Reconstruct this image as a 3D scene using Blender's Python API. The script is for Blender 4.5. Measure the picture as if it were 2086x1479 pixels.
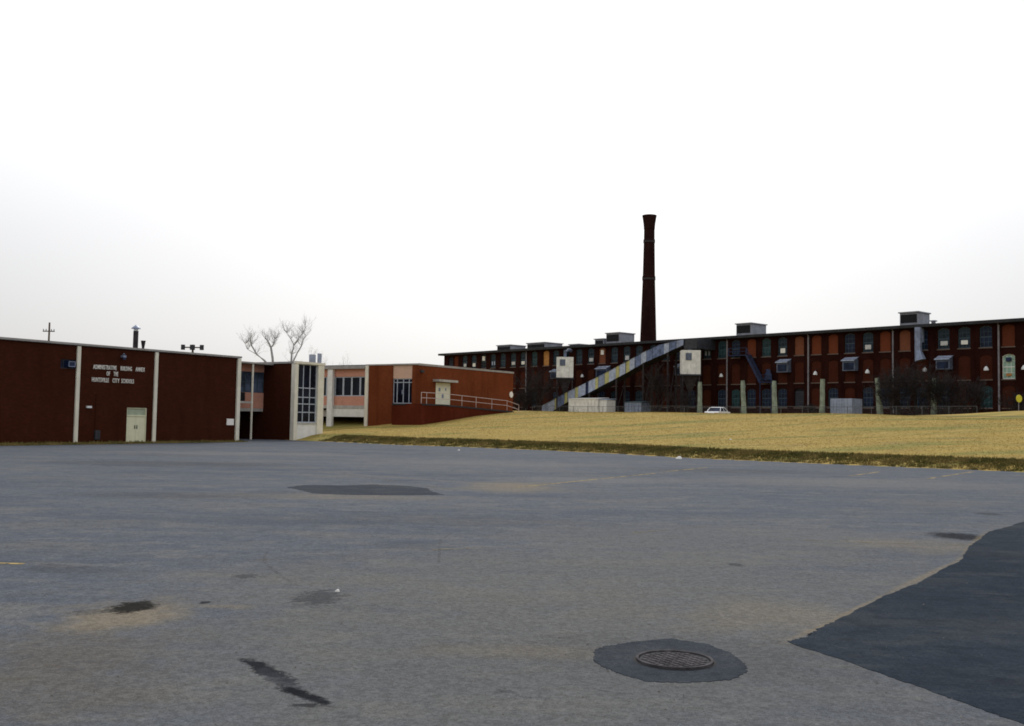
import bpy, math, random
from mathutils import Matrix, Vector
R = random.Random(7)
scene = bpy.context.scene
for o in list(bpy.data.objects): bpy.data.objects.remove(o)
col = scene.collection

# ------------------------------------------------------------------ camera
W, H, F = 2086., 1479., 2100.
PITCH = math.atan(117.5 / F); ROLL = math.radians(1.0); CH = 1.95
cd = bpy.data.cameras.new('camera'); cam = bpy.data.objects.new('camera', cd); col.objects.link(cam)
cd.sensor_width = 36.; cd.lens = 36. * F / W; cd.clip_start = .1; cd.clip_end = 6000.
cam.matrix_world = Matrix.Translation((0, 0, CH)) @ Matrix.Rotation(math.pi/2 + PITCH, 4, 'X') @ Matrix.Rotation(ROLL, 4, 'Z')
scene.camera = cam
scene.cycles.pixel_filter_type = 'BLACKMAN_HARRIS'; scene.cycles.filter_width = 1.75     # soft print

# ------------------------------------------------------------------ sky, sun, exposure
SUN_AZ = math.radians(2); SUN_EL = math.radians(40)      # azimuth clockwise from +Y
wd = bpy.data.worlds.new('World'); scene.world = wd; wd.use_nodes = True
nt = wd.node_tree; nt.nodes.clear()
out = nt.nodes.new('ShaderNodeOutputWorld'); addn = nt.nodes.new('ShaderNodeAddShader')
b1 = nt.nodes.new('ShaderNodeBackground'); b2 = nt.nodes.new('ShaderNodeBackground')
sky = nt.nodes.new('ShaderNodeTexSky'); sky.sky_type = 'NISHITA'; sky.sun_disc = False
sky.sun_elevation = SUN_EL; sky.sun_rotation = SUN_AZ; sky.dust_density = 3.; sky.air_density = 1.
hs = nt.nodes.new('ShaderNodeHueSaturation'); hs.inputs['Saturation'].default_value = .2
b1.inputs['Strength'].default_value = .05
nt.links.new(sky.outputs[0], hs.inputs['Color']); nt.links.new(hs.outputs[0], b1.inputs['Color'])
# even high overcast: a white cloud sheet, a little brighter overhead, faintly uneven
tc = nt.nodes.new('ShaderNodeTexCoord'); sep = nt.nodes.new('ShaderNodeSeparateXYZ')
nt.links.new(tc.outputs['Generated'], sep.inputs[0])
mr = nt.nodes.new('ShaderNodeMapRange'); mr.inputs['From Min'].default_value = 0.; mr.inputs['From Max'].default_value = .36
mr.inputs['To Min'].default_value = .30; mr.inputs['To Max'].default_value = .74; mr.interpolation_type = 'SMOOTHSTEP'
nt.links.new(sep.outputs['Z'], mr.inputs['Value'])
nz = nt.nodes.new('ShaderNodeTexNoise'); nz.inputs['Scale'].default_value = 2.; nz.inputs['Detail'].default_value = 6.
nt.links.new(tc.outputs['Generated'], nz.inputs['Vector'])
m1 = nt.nodes.new('ShaderNodeMapRange'); m1.inputs['To Min'].default_value = .9; m1.inputs['To Max'].default_value = 1.1
nt.links.new(nz.outputs['Fac'], m1.inputs['Value'])
ml = nt.nodes.new('ShaderNodeMath'); ml.operation = 'MULTIPLY'
nt.links.new(mr.outputs[0], ml.inputs[0]); nt.links.new(m1.outputs[0], ml.inputs[1])
b2.inputs['Color'].default_value = (.965, .97, 1., 1)
nt.links.new(ml.outputs[0], b2.inputs['Strength'])
nt.links.new(b1.outputs[0], addn.inputs[0]); nt.links.new(b2.outputs[0], addn.inputs[1]); nt.links.new(addn.outputs[0], out.inputs[0])
sd = bpy.data.lights.new('sun', 'SUN'); sd.energy = 1.5; sd.angle = math.radians(14); sd.color = (1., .95, .87)
so = bpy.data.objects.new('sun', sd); col.objects.link(so); so.location = (30, 30, 60)
sv = Vector((math.sin(SUN_AZ)*math.cos(SUN_EL), math.cos(SUN_AZ)*math.cos(SUN_EL), math.sin(SUN_EL)))
so.rotation_euler = sv.to_track_quat('Z', 'Y').to_euler()
vs = scene.view_settings; vs.view_transform = 'Standard'; vs.look = 'None'; vs.gamma = 1.; vs.exposure = 0.; vs.use_curve_mapping = False

# ------------------------------------------------------------------ photo pixel -> place
def ray(px, py):
    a = (px - W/2)/F; b = -(py - H/2)/F
    c, s = math.cos(ROLL), math.sin(ROLL); a, b = a*c - b*s, a*s + b*c
    cp, sp = math.cos(PITCH), math.sin(PITCH)
    return (a, cp - b*sp, sp + b*cp)
def G(px, py, z=0.):
    d = ray(px, py); t = (z - CH)/d[2]; return (d[0]*t, d[1]*t, z)
def at(px, py, Y):
    d = ray(px, py); t = Y/d[1]; return Vector((d[0]*t, Y, CH + d[2]*t))
class Frame:
    def __init__(s, o, xd):
        l = math.hypot(*xd); s.o = o; s.x = (xd[0]/l, xd[1]/l); s.y = (-s.x[1], s.x[0]); s.ang = math.atan2(s.x[1], s.x[0])
    def loc(s, p):
        dx, dy = p[0]-s.o[0], p[1]-s.o[1]
        return (dx*s.x[0]+dy*s.x[1], dx*s.y[0]+dy*s.y[1])
    def hx(s, px, py, y0=0.):
        d = ray(px, py); t = (y0 + s.o[0]*s.y[0]+s.o[1]*s.y[1])/(d[0]*s.y[0]+d[1]*s.y[1])
        return s.loc((d[0]*t, d[1]*t))[0], CH + d[2]*t
    def hy(s, px, py, x0=0.):
        d = ray(px, py); t = (x0 + s.o[0]*s.x[0]+s.o[1]*s.x[1])/(d[0]*s.x[0]+d[1]*s.x[1])
        return s.loc((d[0]*t, d[1]*t))[1], CH + d[2]*t
    def w(s, x, y): return (s.o[0]+x*s.x[0]+y*s.y[0], s.o[1]+x*s.x[1]+y*s.y[1])
def smooth(a, b, x):
    t = max(0., min(1., (x-a)/(b-a))); return t*t*(3-2*t)

# ------------------------------------------------------------------ materials
MATS = {}
class NT:
    def __init__(s, name):
        s.m = bpy.data.materials.new(name); s.m.use_nodes = True; s.t = s.m.node_tree
        s.b = s.t.nodes['Principled BSDF']; s.tc = s.t.nodes.new('ShaderNodeTexCoord')
    def n(s, typ, **kw):
        x = s.t.nodes.new('ShaderNode' + typ)
        for k, v in kw.items(): setattr(x, k, v)
        return x
    def l(s, a, b): s.t.links.new(a, b)
    def noise(s, scale, detail=4., rough=.55, vec=None, stretch=None):
        x = s.n('TexNoise'); x.inputs['Scale'].default_value = scale; x.inputs['Detail'].default_value = detail; x.inputs['Roughness'].default_value = rough
        v = vec or s.tc.outputs['Object']
        if stretch:
            mp = s.n('Mapping'); mp.inputs['Scale'].default_value = stretch[:3]
            if len(stretch) > 3: mp.inputs['Rotation'].default_value = (0, 0, stretch[3])
            s.l(v, mp.inputs['Vector']); v = mp.outputs[0]
        s.l(v, x.inputs['Vector']); return x.outputs['Fac']
    def rng(s, v, a, b, c=0., d=1., sm=True):
        x = s.n('MapRange'); x.interpolation_type = 'SMOOTHSTEP' if sm else 'LINEAR'
        for k, q in zip(('From Min', 'From Max', 'To Min', 'To Max'), (a, b, c, d)): x.inputs[k].default_value = q
        s.l(v, x.inputs['Value']); return x.outputs[0]
    def math(s, op, a, b=None):
        x = s.n('Math', operation=op)
        for i, q in enumerate((a, b)):
            if q is None: continue
            if isinstance(q, (int, float)): x.inputs[i].default_value = q
            else: s.l(q, x.inputs[i])
        return x.outputs[0]
    def mix(s, f, a, b, blend='MIX'):
        x = s.n('Mix', data_type='RGBA', blend_type=blend)
        for i, q in ((0, f), (6, a), (7, b)):
            if isinstance(q, (int, float)): x.inputs[i].default_value = q
            elif isinstance(q, tuple): x.inputs[i].default_value = (*q[:3], 1)
            else: s.l(q, x.inputs[i])
        return x.outputs[2]
    def fin(s, c, rough=.85, bump=None, bs=.3, bd=.02, spec=.3):
        if isinstance(c, tuple): s.b.inputs['Base Color'].default_value = (*c, 1)
        else: s.l(c, s.b.inputs['Base Color'])
        if isinstance(rough, (int, float)): s.b.inputs['Roughness'].default_value = rough
        else: s.l(rough, s.b.inputs['Roughness'])
        s.b.inputs['Specular IOR Level'].default_value = spec
        if bump is not None:
            x = s.n('Bump'); x.inputs['Strength'].default_value = bs; x.inputs['Distance'].default_value = bd
            s.l(bump, x.inputs['Height']); s.l(x.outputs[0], s.b.inputs['Normal'])
        MATS[s.m.name] = s.m; return s.m
def plain(name, c, rough=.7, var=.25, scale=3., spec=.3, metal=0., streak=0.):
    q = NT(name)
    f = q.noise(scale, 5.)
    lo = tuple(v*(1-var) for v in c); hi = tuple(min(1., v*(1+var)) for v in c)
    k = q.mix(q.rng(f, .3, .7), lo, hi)
    if streak:
        g = q.noise(2.2, 4., .6, None, (3., 3., .18))
        k = q.mix(q.rng(g, .5, .72, 0., streak), k, tuple(v*.45 for v in c))
    q.b.inputs['Metallic'].default_value = metal
    return q.fin(k, rough, q.noise(scale*12, 3.), .15, .01, spec)
def brick(name, c1, c2, mortar, var=.35):
    q = NT(name)
    sp = q.n('SeparateXYZ'); q.l(q.tc.outputs['Object'], sp.inputs[0])
    cm = q.n('CombineXYZ'); q.l(q.math('ADD', sp.outputs['X'], sp.outputs['Y']), cm.inputs['X']); q.l(sp.outputs['Z'], cm.inputs['Y'])
    b = q.n('TexBrick'); q.l(cm.outputs[0], b.inputs['Vector'])
    for k, v in (('Color1', c1), ('Color2', c2), ('Mortar', mortar)): b.inputs[k].default_value = (*v, 1)
    for k, v in (('Scale', 1.), ('Mortar Size', .006), ('Brick Width', .215), ('Row Height', .075), ('Bias', 0.)): b.inputs[k].default_value = v
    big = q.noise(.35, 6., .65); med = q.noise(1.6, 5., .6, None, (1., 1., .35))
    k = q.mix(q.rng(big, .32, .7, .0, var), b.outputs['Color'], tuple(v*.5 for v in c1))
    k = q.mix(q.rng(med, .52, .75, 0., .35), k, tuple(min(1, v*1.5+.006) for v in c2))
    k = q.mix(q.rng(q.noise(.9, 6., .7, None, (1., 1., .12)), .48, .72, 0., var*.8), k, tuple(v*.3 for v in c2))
    return q.fin(k, .92, b.outputs['Fac'], -.4, .01, .01)
brick('brick_annex', (.060, .0155, .0075), (.042, .0115, .006), (.055, .026, .018), .25)
brick('brick_wing', (.205, .05, .017), (.15, .036, .0135), (.155, .07, .041), .4)
brick('brick_wing_base', (.115, .021, .0095), (.085, .016, .008), (.09, .035, .022), .5)
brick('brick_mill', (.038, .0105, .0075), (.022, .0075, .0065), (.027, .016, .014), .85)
brick('brick_infill', (.18, .046, .02), (.14, .035, .016), (.15, .07, .045), .5)
brick('brick_infill_b', (.135, .034, .016), (.105, .027, .0135), (.115, .052, .034), .5)
brick('brick_infill_c', (.215, .075, .038), (.17, .06, .032), (.19, .1, .07), .5)
brick('brick_infill_dark', (.078, .021, .0115), (.05, .0145, .009), (.06, .028, .02), .75)
brick('brick_chimney', (.034, .013, .011), (.022, .0095, .009), (.028, .018, .016), .6)
brick('panel_pink', (.62, .30, .21), (.55, .25, .18), (.55, .36, .30), .2)
brick('panel_buff', (.66, .44, .32), (.6, .39, .28), (.6, .45, .36), .15)
plain('cream_paint', (.72, .69, .58), .6, .07, 1.5, streak=.25)
plain('white_paint', (.74, .74, .71), .55, .08, 2., streak=.3)
plain('door_cream', (.70, .70, .50), .5, .05, 2., streak=.12)
plain('door_panel_white', (.76, .74, .58), .5, .05, 2., streak=.12)
plain('transom_green', (.36, .41, .30), .5, .12, 4.)
plain('coping', (.30, .285, .27), .6, .15, 2.)
plain('dark_metal', (.03, .032, .04), .5, .3, 3.)
plain('rust_dark', (.035, .03, .032), .8, .4, 2.)
plain('blue_steel', (.010, .020, .062), .5, .3, 2.)
plain('galv', (.22, .26, .36), .45, .25, 2., .4, .3, streak=.5)
plain('galv_light', (.34, .39, .50), .5, .2, 2., .4, .1, streak=.4)
plain('hood_blue', (.10, .12, .17), .5, .3, 2., streak=.4)
plain('galv_blue', (.12, .16, .28), .5, .35, 1.5, streak=.5)
plain('panel_yellow', (.42, .40, .17), .5, .2, 2., streak=.3)
plain('pipe_grey', (.22, .2, .22), .6, .2, 2., streak=.3)
plain('fence_grey', (.085, .09, .10), .6, .25, 3.)
plain('mullion', (.42, .46, .52), .45, .1, 3.)
plain('sash_teal', (.05, .078, .095), .6, .3, 3.)
plain('roof_grey', (.16, .16, .17), .9, .2, 1.)
plain('roof_dark', (.025, .026, .03), .8, .3, 1.)
plain('monitor_grey', (.26, .27, .31), .7, .2, 1.5, streak=.4)
plain('concrete', (.42, .41, .38), .85, .15, 2., streak=.4)
plain('concrete_pale', (.23, .27, .21), .9, .35, 1.2, streak=.75)
plain('sill_stone', (.12, .085, .07), .85, .2, 2.)
plain('wood_pole', (.11, .085, .07), .9, .3, 4.)
plain('bark', (.03, .025, .023), .95, .35, 3.)
plain('bark_pale', (.36, .355, .365), .95, .25, 3.)
plain('rail_paint', (.50, .40, .38), .6, .15, 5.)
plain('iron', (.052, .052, .058), .9, .35, 9., .05, 0.)
plain('iron_worn', (.068, .064, .068), .9, .35, 9., .05, 0.)
plain('paper', (.8, .78, .74), .8, .06, 6.)
plain('board_orange', (.42, .19, .05), .7, .2, 2.)
plain('ac_grey', (.5, .5, .49), .6, .15, 3.)
plain('shade_white', (.80, .78, .72), .7, .06, 2.)
plain('mint', (.28, .42, .33), .6, .15, 2.)
plain('car_white', (.75, .76, .78), .25, .03, 2., .5)
plain('rubber', (.02, .02, .02), .8, .2, 6.)
plain('sign_yellow', (.55, .5, .03), .5, .05, 5.)
plain('twig', (.02, .016, .016), .95, .3, 3.)
plain('lamp_white', (.7, .72, .72), .4, .05, 3.)
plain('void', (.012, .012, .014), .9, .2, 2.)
def glass(name, c, rough=.12, var=.5):
    q = NT(name); f = q.noise(.9, 3.)
    return q.fin(q.mix(q.rng(f, .35, .65), tuple(v*(1-var) for v in c), tuple(v*(1+var) for v in c)), rough, q.noise(1.3, 2.), .08, .02, .16)
glass('glass_dark', (.006, .008, .016)); glass('glass_mill', (.018, .034, .052), .4); glass('glass_teal', (.018, .05, .055), .4); glass('glass_blue', (.07, .09, .14), .25); glass('glass_navy', (.010, .018, .045), .4)
M = MATS

# ------------------------------------------------------------------ mesh tools
class MB:
    def __init__(s): s.v = []; s.f = []
    def add(s, vs, fs):
        n = len(s.v); s.v += [tuple(p) for p in vs]; s.f += [tuple(i+n for i in f) for f in fs]; return s
    def quad(s, *p): return s.add(p, [tuple(range(len(p)))])
    def box(s, x0, x1, y0, y1, z0, z1):
        return s.add([(x0,y0,z0),(x1,y0,z0),(x1,y1,z0),(x0,y1,z0),(x0,y0,z1),(x1,y0,z1),(x1,y1,z1),(x0,y1,z1)],
                     [(3,2,1,0),(4,5,6,7),(0,1,5,4),(1,2,6,5),(2,3,7,6),(3,0,4,7)])
    def tube(s, pts, rads, n=6, cap=True):
        pts = [Vector(p) for p in pts]; rings = []
        for i, p in enumerate(pts):
            t = (pts[min(i+1, len(pts)-1)] - pts[max(i-1, 0)])
            t = t.normalized() if t.length > 1e-9 else Vector((0, 0, 1))
            a = t.orthogonal().normalized() if abs(t.z) < .9 else (Vector((1, 0, 0)) - t*t.x).normalized()
            b = t.cross(a); r = rads[i] if hasattr(rads, '__len__') else rads
            rings.append([p + (a*math.cos(2*math.pi*k/n) + b*math.sin(2*math.pi*k/n))*r for k in range(n)])
        vs = [q for r in rings for q in r]
        fs = [(i*n+k, i*n+(k+1) % n, (i+1)*n+(k+1) % n, (i+1)*n+k) for i in range(len(pts)-1) for k in range(n)]
        if cap: fs += [tuple(range(n-1, -1, -1)), tuple((len(pts)-1)*n+k for k in range(n))]
        return s.add(vs, fs)
    def bar(s, p, q, w, h):
        p, q = Vector(p), Vector(q); t = (q-p).normalized(); up = Vector((0, 0, 1)) if abs(t.z) < .95 else Vector((1, 0, 0))
        a = t.cross(up).normalized()*w/2; b = a.cross(t).normalized()*h/2
        return s.add([p-a-b, p+a-b, p+a+b, p-a+b, q-a-b, q+a-b, q+a+b, q-a+b], [(3,2,1,0),(4,5,6,7),(0,1,5,4),(1,2,6,5),(2,3,7,6),(3,0,4,7)])
    def wall(s, mp, s0, s1, z0, z1, t0, t1, holes=()):
        # a wall sheet with rectangular openings; mp(s, t, z) -> xyz ; t0 = outer face, t1 = inner face
        S = sorted({s0, s1, *[h[0] for h in holes], *[h[1] for h in holes]}); Zs = sorted({z0, z1, *[h[2] for h in holes], *[h[3] for h in holes]})
        S = [a for a in S if s0 <= a <= s1]; Zs = [a for a in Zs if z0 <= a <= z1]
        def solid(i, j):
            if i < 0 or j < 0 or i >= len(S)-1 or j >= len(Zs)-1: return False
            a, b = (S[i]+S[i+1])/2, (Zs[j]+Zs[j+1])/2
            return not any(h[0] < a < h[1] and h[2] < b < h[3] for h in holes)
        for i in range(len(S)-1):
            for j in range(len(Zs)-1):
                if not solid(i, j): continue
                a, b, c, d = S[i], S[i+1], Zs[j], Zs[j+1]
                s.quad(mp(a,t0,c), mp(b,t0,c), mp(b,t0,d), mp(a,t0,d)); s.quad(mp(b,t1,c), mp(a,t1,c), mp(a,t1,d), mp(b,t1,d))
                if not solid(i-1, j): s.quad(mp(a,t0,c), mp(a,t0,d), mp(a,t1,d), mp(a,t1,c))
                if not solid(i+1, j): s.quad(mp(b,t0,c), mp(b,t1,c), mp(b,t1,d), mp(b,t0,d))
                if not solid(i, j-1): s.quad(mp(a,t0,c), mp(a,t1,c), mp(b,t1,c), mp(b,t0,c))
                if not solid(i, j+1): s.quad(mp(a,t0,d), mp(b,t0,d), mp(b,t1,d), mp(a,t1,d))
        return s
    def mesh(s, name, mat):
        me = bpy.data.meshes.new(name); me.from_pydata(s.v, [], s.f); me.update()
        me.materials.append(M[mat] if isinstance(mat, str) else mat); return me
    def build(s, name, mat, parent=None, loc=None, smooth=False):
        o = bpy.data.objects.new(name, s.mesh(name, mat)); col.objects.link(o); o.parent = parent
        if loc is not None: o.location = loc
        if smooth:
            for p in o.data.polygons: p.use_smooth = True
        return o
def PX(s, t, z): return (s, t, z)      # wall along local x, t = y
def PY(s, t, z): return (t, s, z)      # wall along local y, t = x
def tag(o, label=None, cat=None, group=None, kind=None):
    for k, v in (('label', label), ('category', cat), ('group', group), ('kind', kind)):
        if v: o[k] = v
    return o
def empty(name, loc, rz=0., label=None, cat=None, group=None):
    o = bpy.data.objects.new(name, None); col.objects.link(o); o.location = loc; o.rotation_euler = (0, 0, rz); o.empty_display_size = .5
    return tag(o, label, cat, group)
def inst(name, me, parent=None, loc=(0, 0, 0), scale=None):
    o = bpy.data.objects.new(name, me); col.objects.link(o); o.parent = parent; o.location = loc
    if scale: o.scale = scale
    return o

# ------------------------------------------------------------------ terrain
EDGE_PX = [(600,897),(700,901),(800,906),(950,911),(1100,917),(1250,924),(1385,932),(1540,939),(1700,946),(1900,954),(2086,962)]
EDGE = [G(*p)[:2] for p in EDGE_PX]
p0, p1 = EDGE[0], EDGE[-1]; L_ = math.hypot(p1[0]-p0[0], p1[1]-p0[1])
ED = ((p1[0]-p0[0])/L_, (p1[1]-p0[1])/L_); EN = (-ED[1], ED[0])
def edge_off(a):      # sideways wander of the true edge from the straight chord
    for q, r in zip(EDGE, EDGE[1:]):
        aq = (q[0]-p0[0])*ED[0]+(q[1]-p0[1])*ED[1]; ar = (r[0]-p0[0])*ED[0]+(r[1]-p0[1])*ED[1]
        if aq <= a <= ar:
            oq = (q[0]-p0[0])*EN[0]+(q[1]-p0[1])*EN[1]; o2 = (r[0]-p0[0])*EN[0]+(r[1]-p0[1])*EN[1]
            return oq + (o2-oq)*(a-aq)/(ar-aq)
    return 0.
def ad(x, y):
    a = (x-p0[0])*ED[0]+(y-p0[1])*ED[1]
    return a, (x-p0[0])*EN[0]+(y-p0[1])*EN[1] - edge_off(a)
PROF = [(-1e9,0),(0,0),(.5,.06),(1.6,.36),(2.6,.5),(6,.8),(13,1.4),(22,2.3),(29,2.86),(33,3.03),(38,3.02),(47,2.55),(1e9,2.55)]
def hz(x, y):
    a, d = ad(x, y)
    for (d0, z0), (d1, z1) in zip(PROF, PROF[1:]):
        if d0 <= d <= d1:
            t = (d-d0)/(d1-d0); z = z0 + (z1-z0)*t; break
    if d > 3: z *= 1 - .085*smooth(31, 46, a)*smooth(3, 20, d)
    z += 1.04*smooth(33.5, 43, d)*smooth(32, 47, a)
    if d > 0 and x < 2:
        lx_, ly_ = (x+20.66)*.5367+(y-77.96)*.8438, -(x+20.66)*.8438+(y-77.96)*.5367
        z -= .42*smooth(12.5, 17, lx_)*smooth(27, 21, lx_)*smooth(3, 7, ly_) if ly_ > 3 and 12.5 < lx_ < 27 else 0.
    if d > .6: z += .05*math.sin(x*.31+y*.17)*math.sin(y*.23-x*.11)*smooth(.6, 6, d)
    return z
def lines(a, b, step, outs):
    n = int((b-a)/step); return [-v for v in reversed(outs)] + [a + (b-a)*i/n for i in range(n+1)] + [v for v in outs]
XS = [-3000,-1200,-500,-200,-120] + [-80 + i*1.0 for i in range(201)] + [150,250,500,1200,3000]
YS = [-3000,-900,-200,-60] + [-10 + i*1.0 for i in range(231)] + [260,350,600,1200,3000]
gm = MB(); gm.v = [(x, y, hz(x, y) if (-100 < x < 140 and -20 < y < 300) else hz(max(-100, min(140, x)), max(-20, min(300, y)))) for y in YS for x in XS]
nx = len(XS); gm.f = [(j*nx+i, j*nx+i+1, (j+1)*nx+i+1, (j+1)*nx+i) for j in range(len(YS)-1) for i in range(nx-1)]
EANG = math.atan2(ED[1], ED[0])
def grass_mat(name, weeds=False):
    q = NT(name); pos = q.n('NewGeometry').outputs['Position']
    a = q.noise(.16, 6., .6, pos, (.55, 2.2, 1., -EANG)); b = q.noise(.9, 5., .65, pos, (.6, 1.8, 1., -EANG)); c = q.noise(9., 4., .6, pos)
    k = q.mix(q.rng(b, .3, .7), (.31, .222, .062), (.395, .293, .095))
    k = q.mix(q.rng(a, .47, .64, 0., .85), k, (.20, .195, .06))
    k = q.mix(q.rng(c, .45, .75, 0., .4), k, (.22, .15, .06))
    k = q.mix(q.rng(q.noise(.45, 7., .7, pos, (.6, 1.6, 1., -EANG)), .56, .68, 0., .45), k, (.185, .145, .085))
    if weeds: k = q.mix(q.rng(q.noise(.7, 4., .6, pos), .38, .6), (.095, .09, .03), (.20, .155, .06))
    return q.fin(k, .95, q.noise(14., 4., .6, pos), .5, .06, .05)
grass_mat('grass'); grass_mat('weeds', True)
g = gm.build('ground', 'grass', smooth=True); tag(g, kind='structure')

# blades: tufts on the slope, ranker weeds along the kerbless lot edge
def tufts(n, arange, drange, hmin, hmax, width, name, mat, label, skip=None, power=1.):
    mb = MB(); v = mb.v; f = mb.f
    for _ in range(n):
        a = R.uniform(*arange); d = drange[0] + (drange[1]-drange[0])*R.random()**power; dd = d + edge_off(a)
        x = p0[0]+ED[0]*a+EN[0]*dd; y = p0[1]+ED[1]*a+EN[1]*dd
        if skip and skip(x, y): continue
        z = hz(x, y) - .01; h = R.uniform(hmin, hmax); t = R.uniform(0, math.pi); w = width*R.uniform(.6, 1.5)
        c, s = math.cos(t)*w, math.sin(t)*w; lx, ly = R.uniform(-.5, .5)*h, R.uniform(-.5, .5)*h; i = len(v)
        v += [(x-c, y-s, z), (x+c*.1, y+s*.1, z), (x-c+lx, y-s+ly, z+h), (x+c, y+s, z), (x+c-lx, y+s+ly, z+h*R.uniform(.5, 1.))]
        f += [(i, i+1, i+2), (i+1, i+3, i+4)]
    o = mb.build(name, mat); return tag(o, label, 'grass', kind='stuff')

# ------------------------------------------------------------------ campus frame
A0 = G(0, 905); B0 = G(482, 900)
S = Frame(B0, (B0[0]-A0[0], B0[1]-A0[1]))
C = S.loc(G(596, 897))
d_ = ray(853, 743); E0 = S.loc((d_[0]*98/d_[1], 98.))
def in_school(x, y):
    a, b = S.loc((x, y))
    return (7.8 < a < 13 and b > C[1]-.1) or (a > E0[0]-2.2 and a < 44 and E0[1]-2.2 < b < 40)
tufts(130000, (-4, 66), (1.2, 34), .02, .055, .03, 'grass', 'grass', 'short dry straw coloured grass covering the rising slope', in_school)
tufts(34000, (3, 62), (-.15, 2.6), .05, .18, .05, 'weeds', 'weeds', 'rank brown and green weeds along the edge of the asphalt', in_school)

mb = MB()
for _ in range(9000):
    x = R.uniform(-30, .2); yy = -R.uniform(0, 1) * (1.1 - .11*max(x, -24.)); x_, y_ = S.w(x, yy); h = R.uniform(.04, .16)*(1.5 if yy > -.3 else 1.); t = R.uniform(0, 3.14); c, s_ = math.cos(t)*.04, math.sin(t)*.04; i = len(mb.v)
    mb.v += [(x_-c, y_-s_, -.01), (x_+c, y_+s_, -.01), (x_+R.uniform(-.5, .5)*h, y_+R.uniform(-.5, .5)*h, h)]; mb.f.append((i, i+1, i+2))
tag(mb.build('wall_weeds', 'weeds'), 'thin olive weeds along the foot of the annex wall', 'weeds', kind='stuff')

# ------------------------------------------------------------------ parking lot
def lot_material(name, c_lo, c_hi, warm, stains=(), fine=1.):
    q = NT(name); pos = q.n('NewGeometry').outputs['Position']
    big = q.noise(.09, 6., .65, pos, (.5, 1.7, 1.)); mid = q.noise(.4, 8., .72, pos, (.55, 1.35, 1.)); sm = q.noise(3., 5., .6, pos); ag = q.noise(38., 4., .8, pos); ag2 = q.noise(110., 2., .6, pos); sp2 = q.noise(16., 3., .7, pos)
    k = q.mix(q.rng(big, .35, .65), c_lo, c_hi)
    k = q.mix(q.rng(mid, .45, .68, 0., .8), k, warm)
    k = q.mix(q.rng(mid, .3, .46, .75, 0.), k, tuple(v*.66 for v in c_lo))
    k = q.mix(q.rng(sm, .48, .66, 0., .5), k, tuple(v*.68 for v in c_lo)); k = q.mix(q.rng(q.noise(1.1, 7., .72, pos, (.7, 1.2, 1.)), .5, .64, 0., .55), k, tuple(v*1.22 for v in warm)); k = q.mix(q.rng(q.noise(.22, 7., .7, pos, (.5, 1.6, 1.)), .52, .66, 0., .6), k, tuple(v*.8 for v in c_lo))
    wob = q.math('MULTIPLY', q.math('SUBTRACT', q.noise(1.3, 9., .75, pos), .5), 2.6)
    wob2 = q.math('MULTIPLY', q.math('SUBTRACT', q.noise(6., 9., .8, pos), .5), 3.4)
    k = q.mix(q.rng(ag, .4, .62, .0, .5*fine), k, tuple(v*.62 for v in c_lo))
    k = q.mix(q.rng(sp2, .6, .78, 0., .5*fine), k, tuple(v*.5 for v in c_lo))
    k = q.mix(q.rng(ag2, .56, .78, 0., .5*fine), k, tuple(min(1, v*1.75) for v in c_hi))
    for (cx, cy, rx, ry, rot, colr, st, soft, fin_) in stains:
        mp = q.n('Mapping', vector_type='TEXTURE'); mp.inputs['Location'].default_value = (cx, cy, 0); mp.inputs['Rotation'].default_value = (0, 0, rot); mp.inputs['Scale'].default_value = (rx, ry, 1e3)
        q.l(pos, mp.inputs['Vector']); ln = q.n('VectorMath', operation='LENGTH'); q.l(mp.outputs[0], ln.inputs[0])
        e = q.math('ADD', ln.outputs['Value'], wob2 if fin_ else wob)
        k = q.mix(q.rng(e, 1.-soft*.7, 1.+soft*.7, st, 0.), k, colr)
    for sc_, lo_, hi_ in ((75., .82, 1.18), (24., .87, 1.13), (9., .92, 1.08)):
        gv = q.rng(q.noise(sc_, 2., .6, pos), .36, .64, 1.-(1.-lo_)*fine, 1.+(hi_-1.)*fine); cb = q.n('CombineXYZ')
        for i_ in range(3): q.l(gv, cb.inputs[i_])
        k = q.mix(1., k, cb.outputs[0], 'MULTIPLY')
    return q.fin(k, q.rng(ag, .3, .7, .72, .95), q.math('ADD', ag, q.math('MULTIPLY', sm, .6)), .7, .014, .02)
ST = []
def stain(px, py, rx, ry, colr, st=.8, soft=.6, fine=False):
    c = G(px, py); a = G(px+rx, py); b = G(px, py-ry)
    ST.append((c[0], c[1], abs(a[0]-c[0]), abs(b[1]-c[1]), 0., colr, st, soft, fine))
def stain_line(q0, q1, wpx, colr, st=.8, soft=.6, fine=True):
    a, b = G(*q0), G(*q1); m = ((a[0]+b[0])/2, (a[1]+b[1])/2); d = math.hypot(b[0]-a[0], b[1]-a[1])
    w_ = wpx*math.hypot(m[0], m[1])/F
    ST.append((m[0], m[1], d/2, w_, math.atan2(b[1]-a[1], b[0]-a[0]), colr, st, soft, fine))
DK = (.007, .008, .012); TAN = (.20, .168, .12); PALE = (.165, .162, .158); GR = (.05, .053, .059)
stain(1050, 1330, 900, 130, (.122,.12,.112), .6, .9); stain(1250, 1180, 700, 60, (.128,.126,.118), .5, .9); stain(1500, 1100, 400, 30, (.13,.128,.12), .4, .9)  # broad warm tints over the nearer asphalt, leaving the far lot bluish
stain_line((500,1345),(585,1390), 20, DK, .95); stain_line((535,1365),(610,1415), 22, (.035,.038,.047), .75); stain_line((570,1400),(665,1438), 17, DK, .95)
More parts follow.
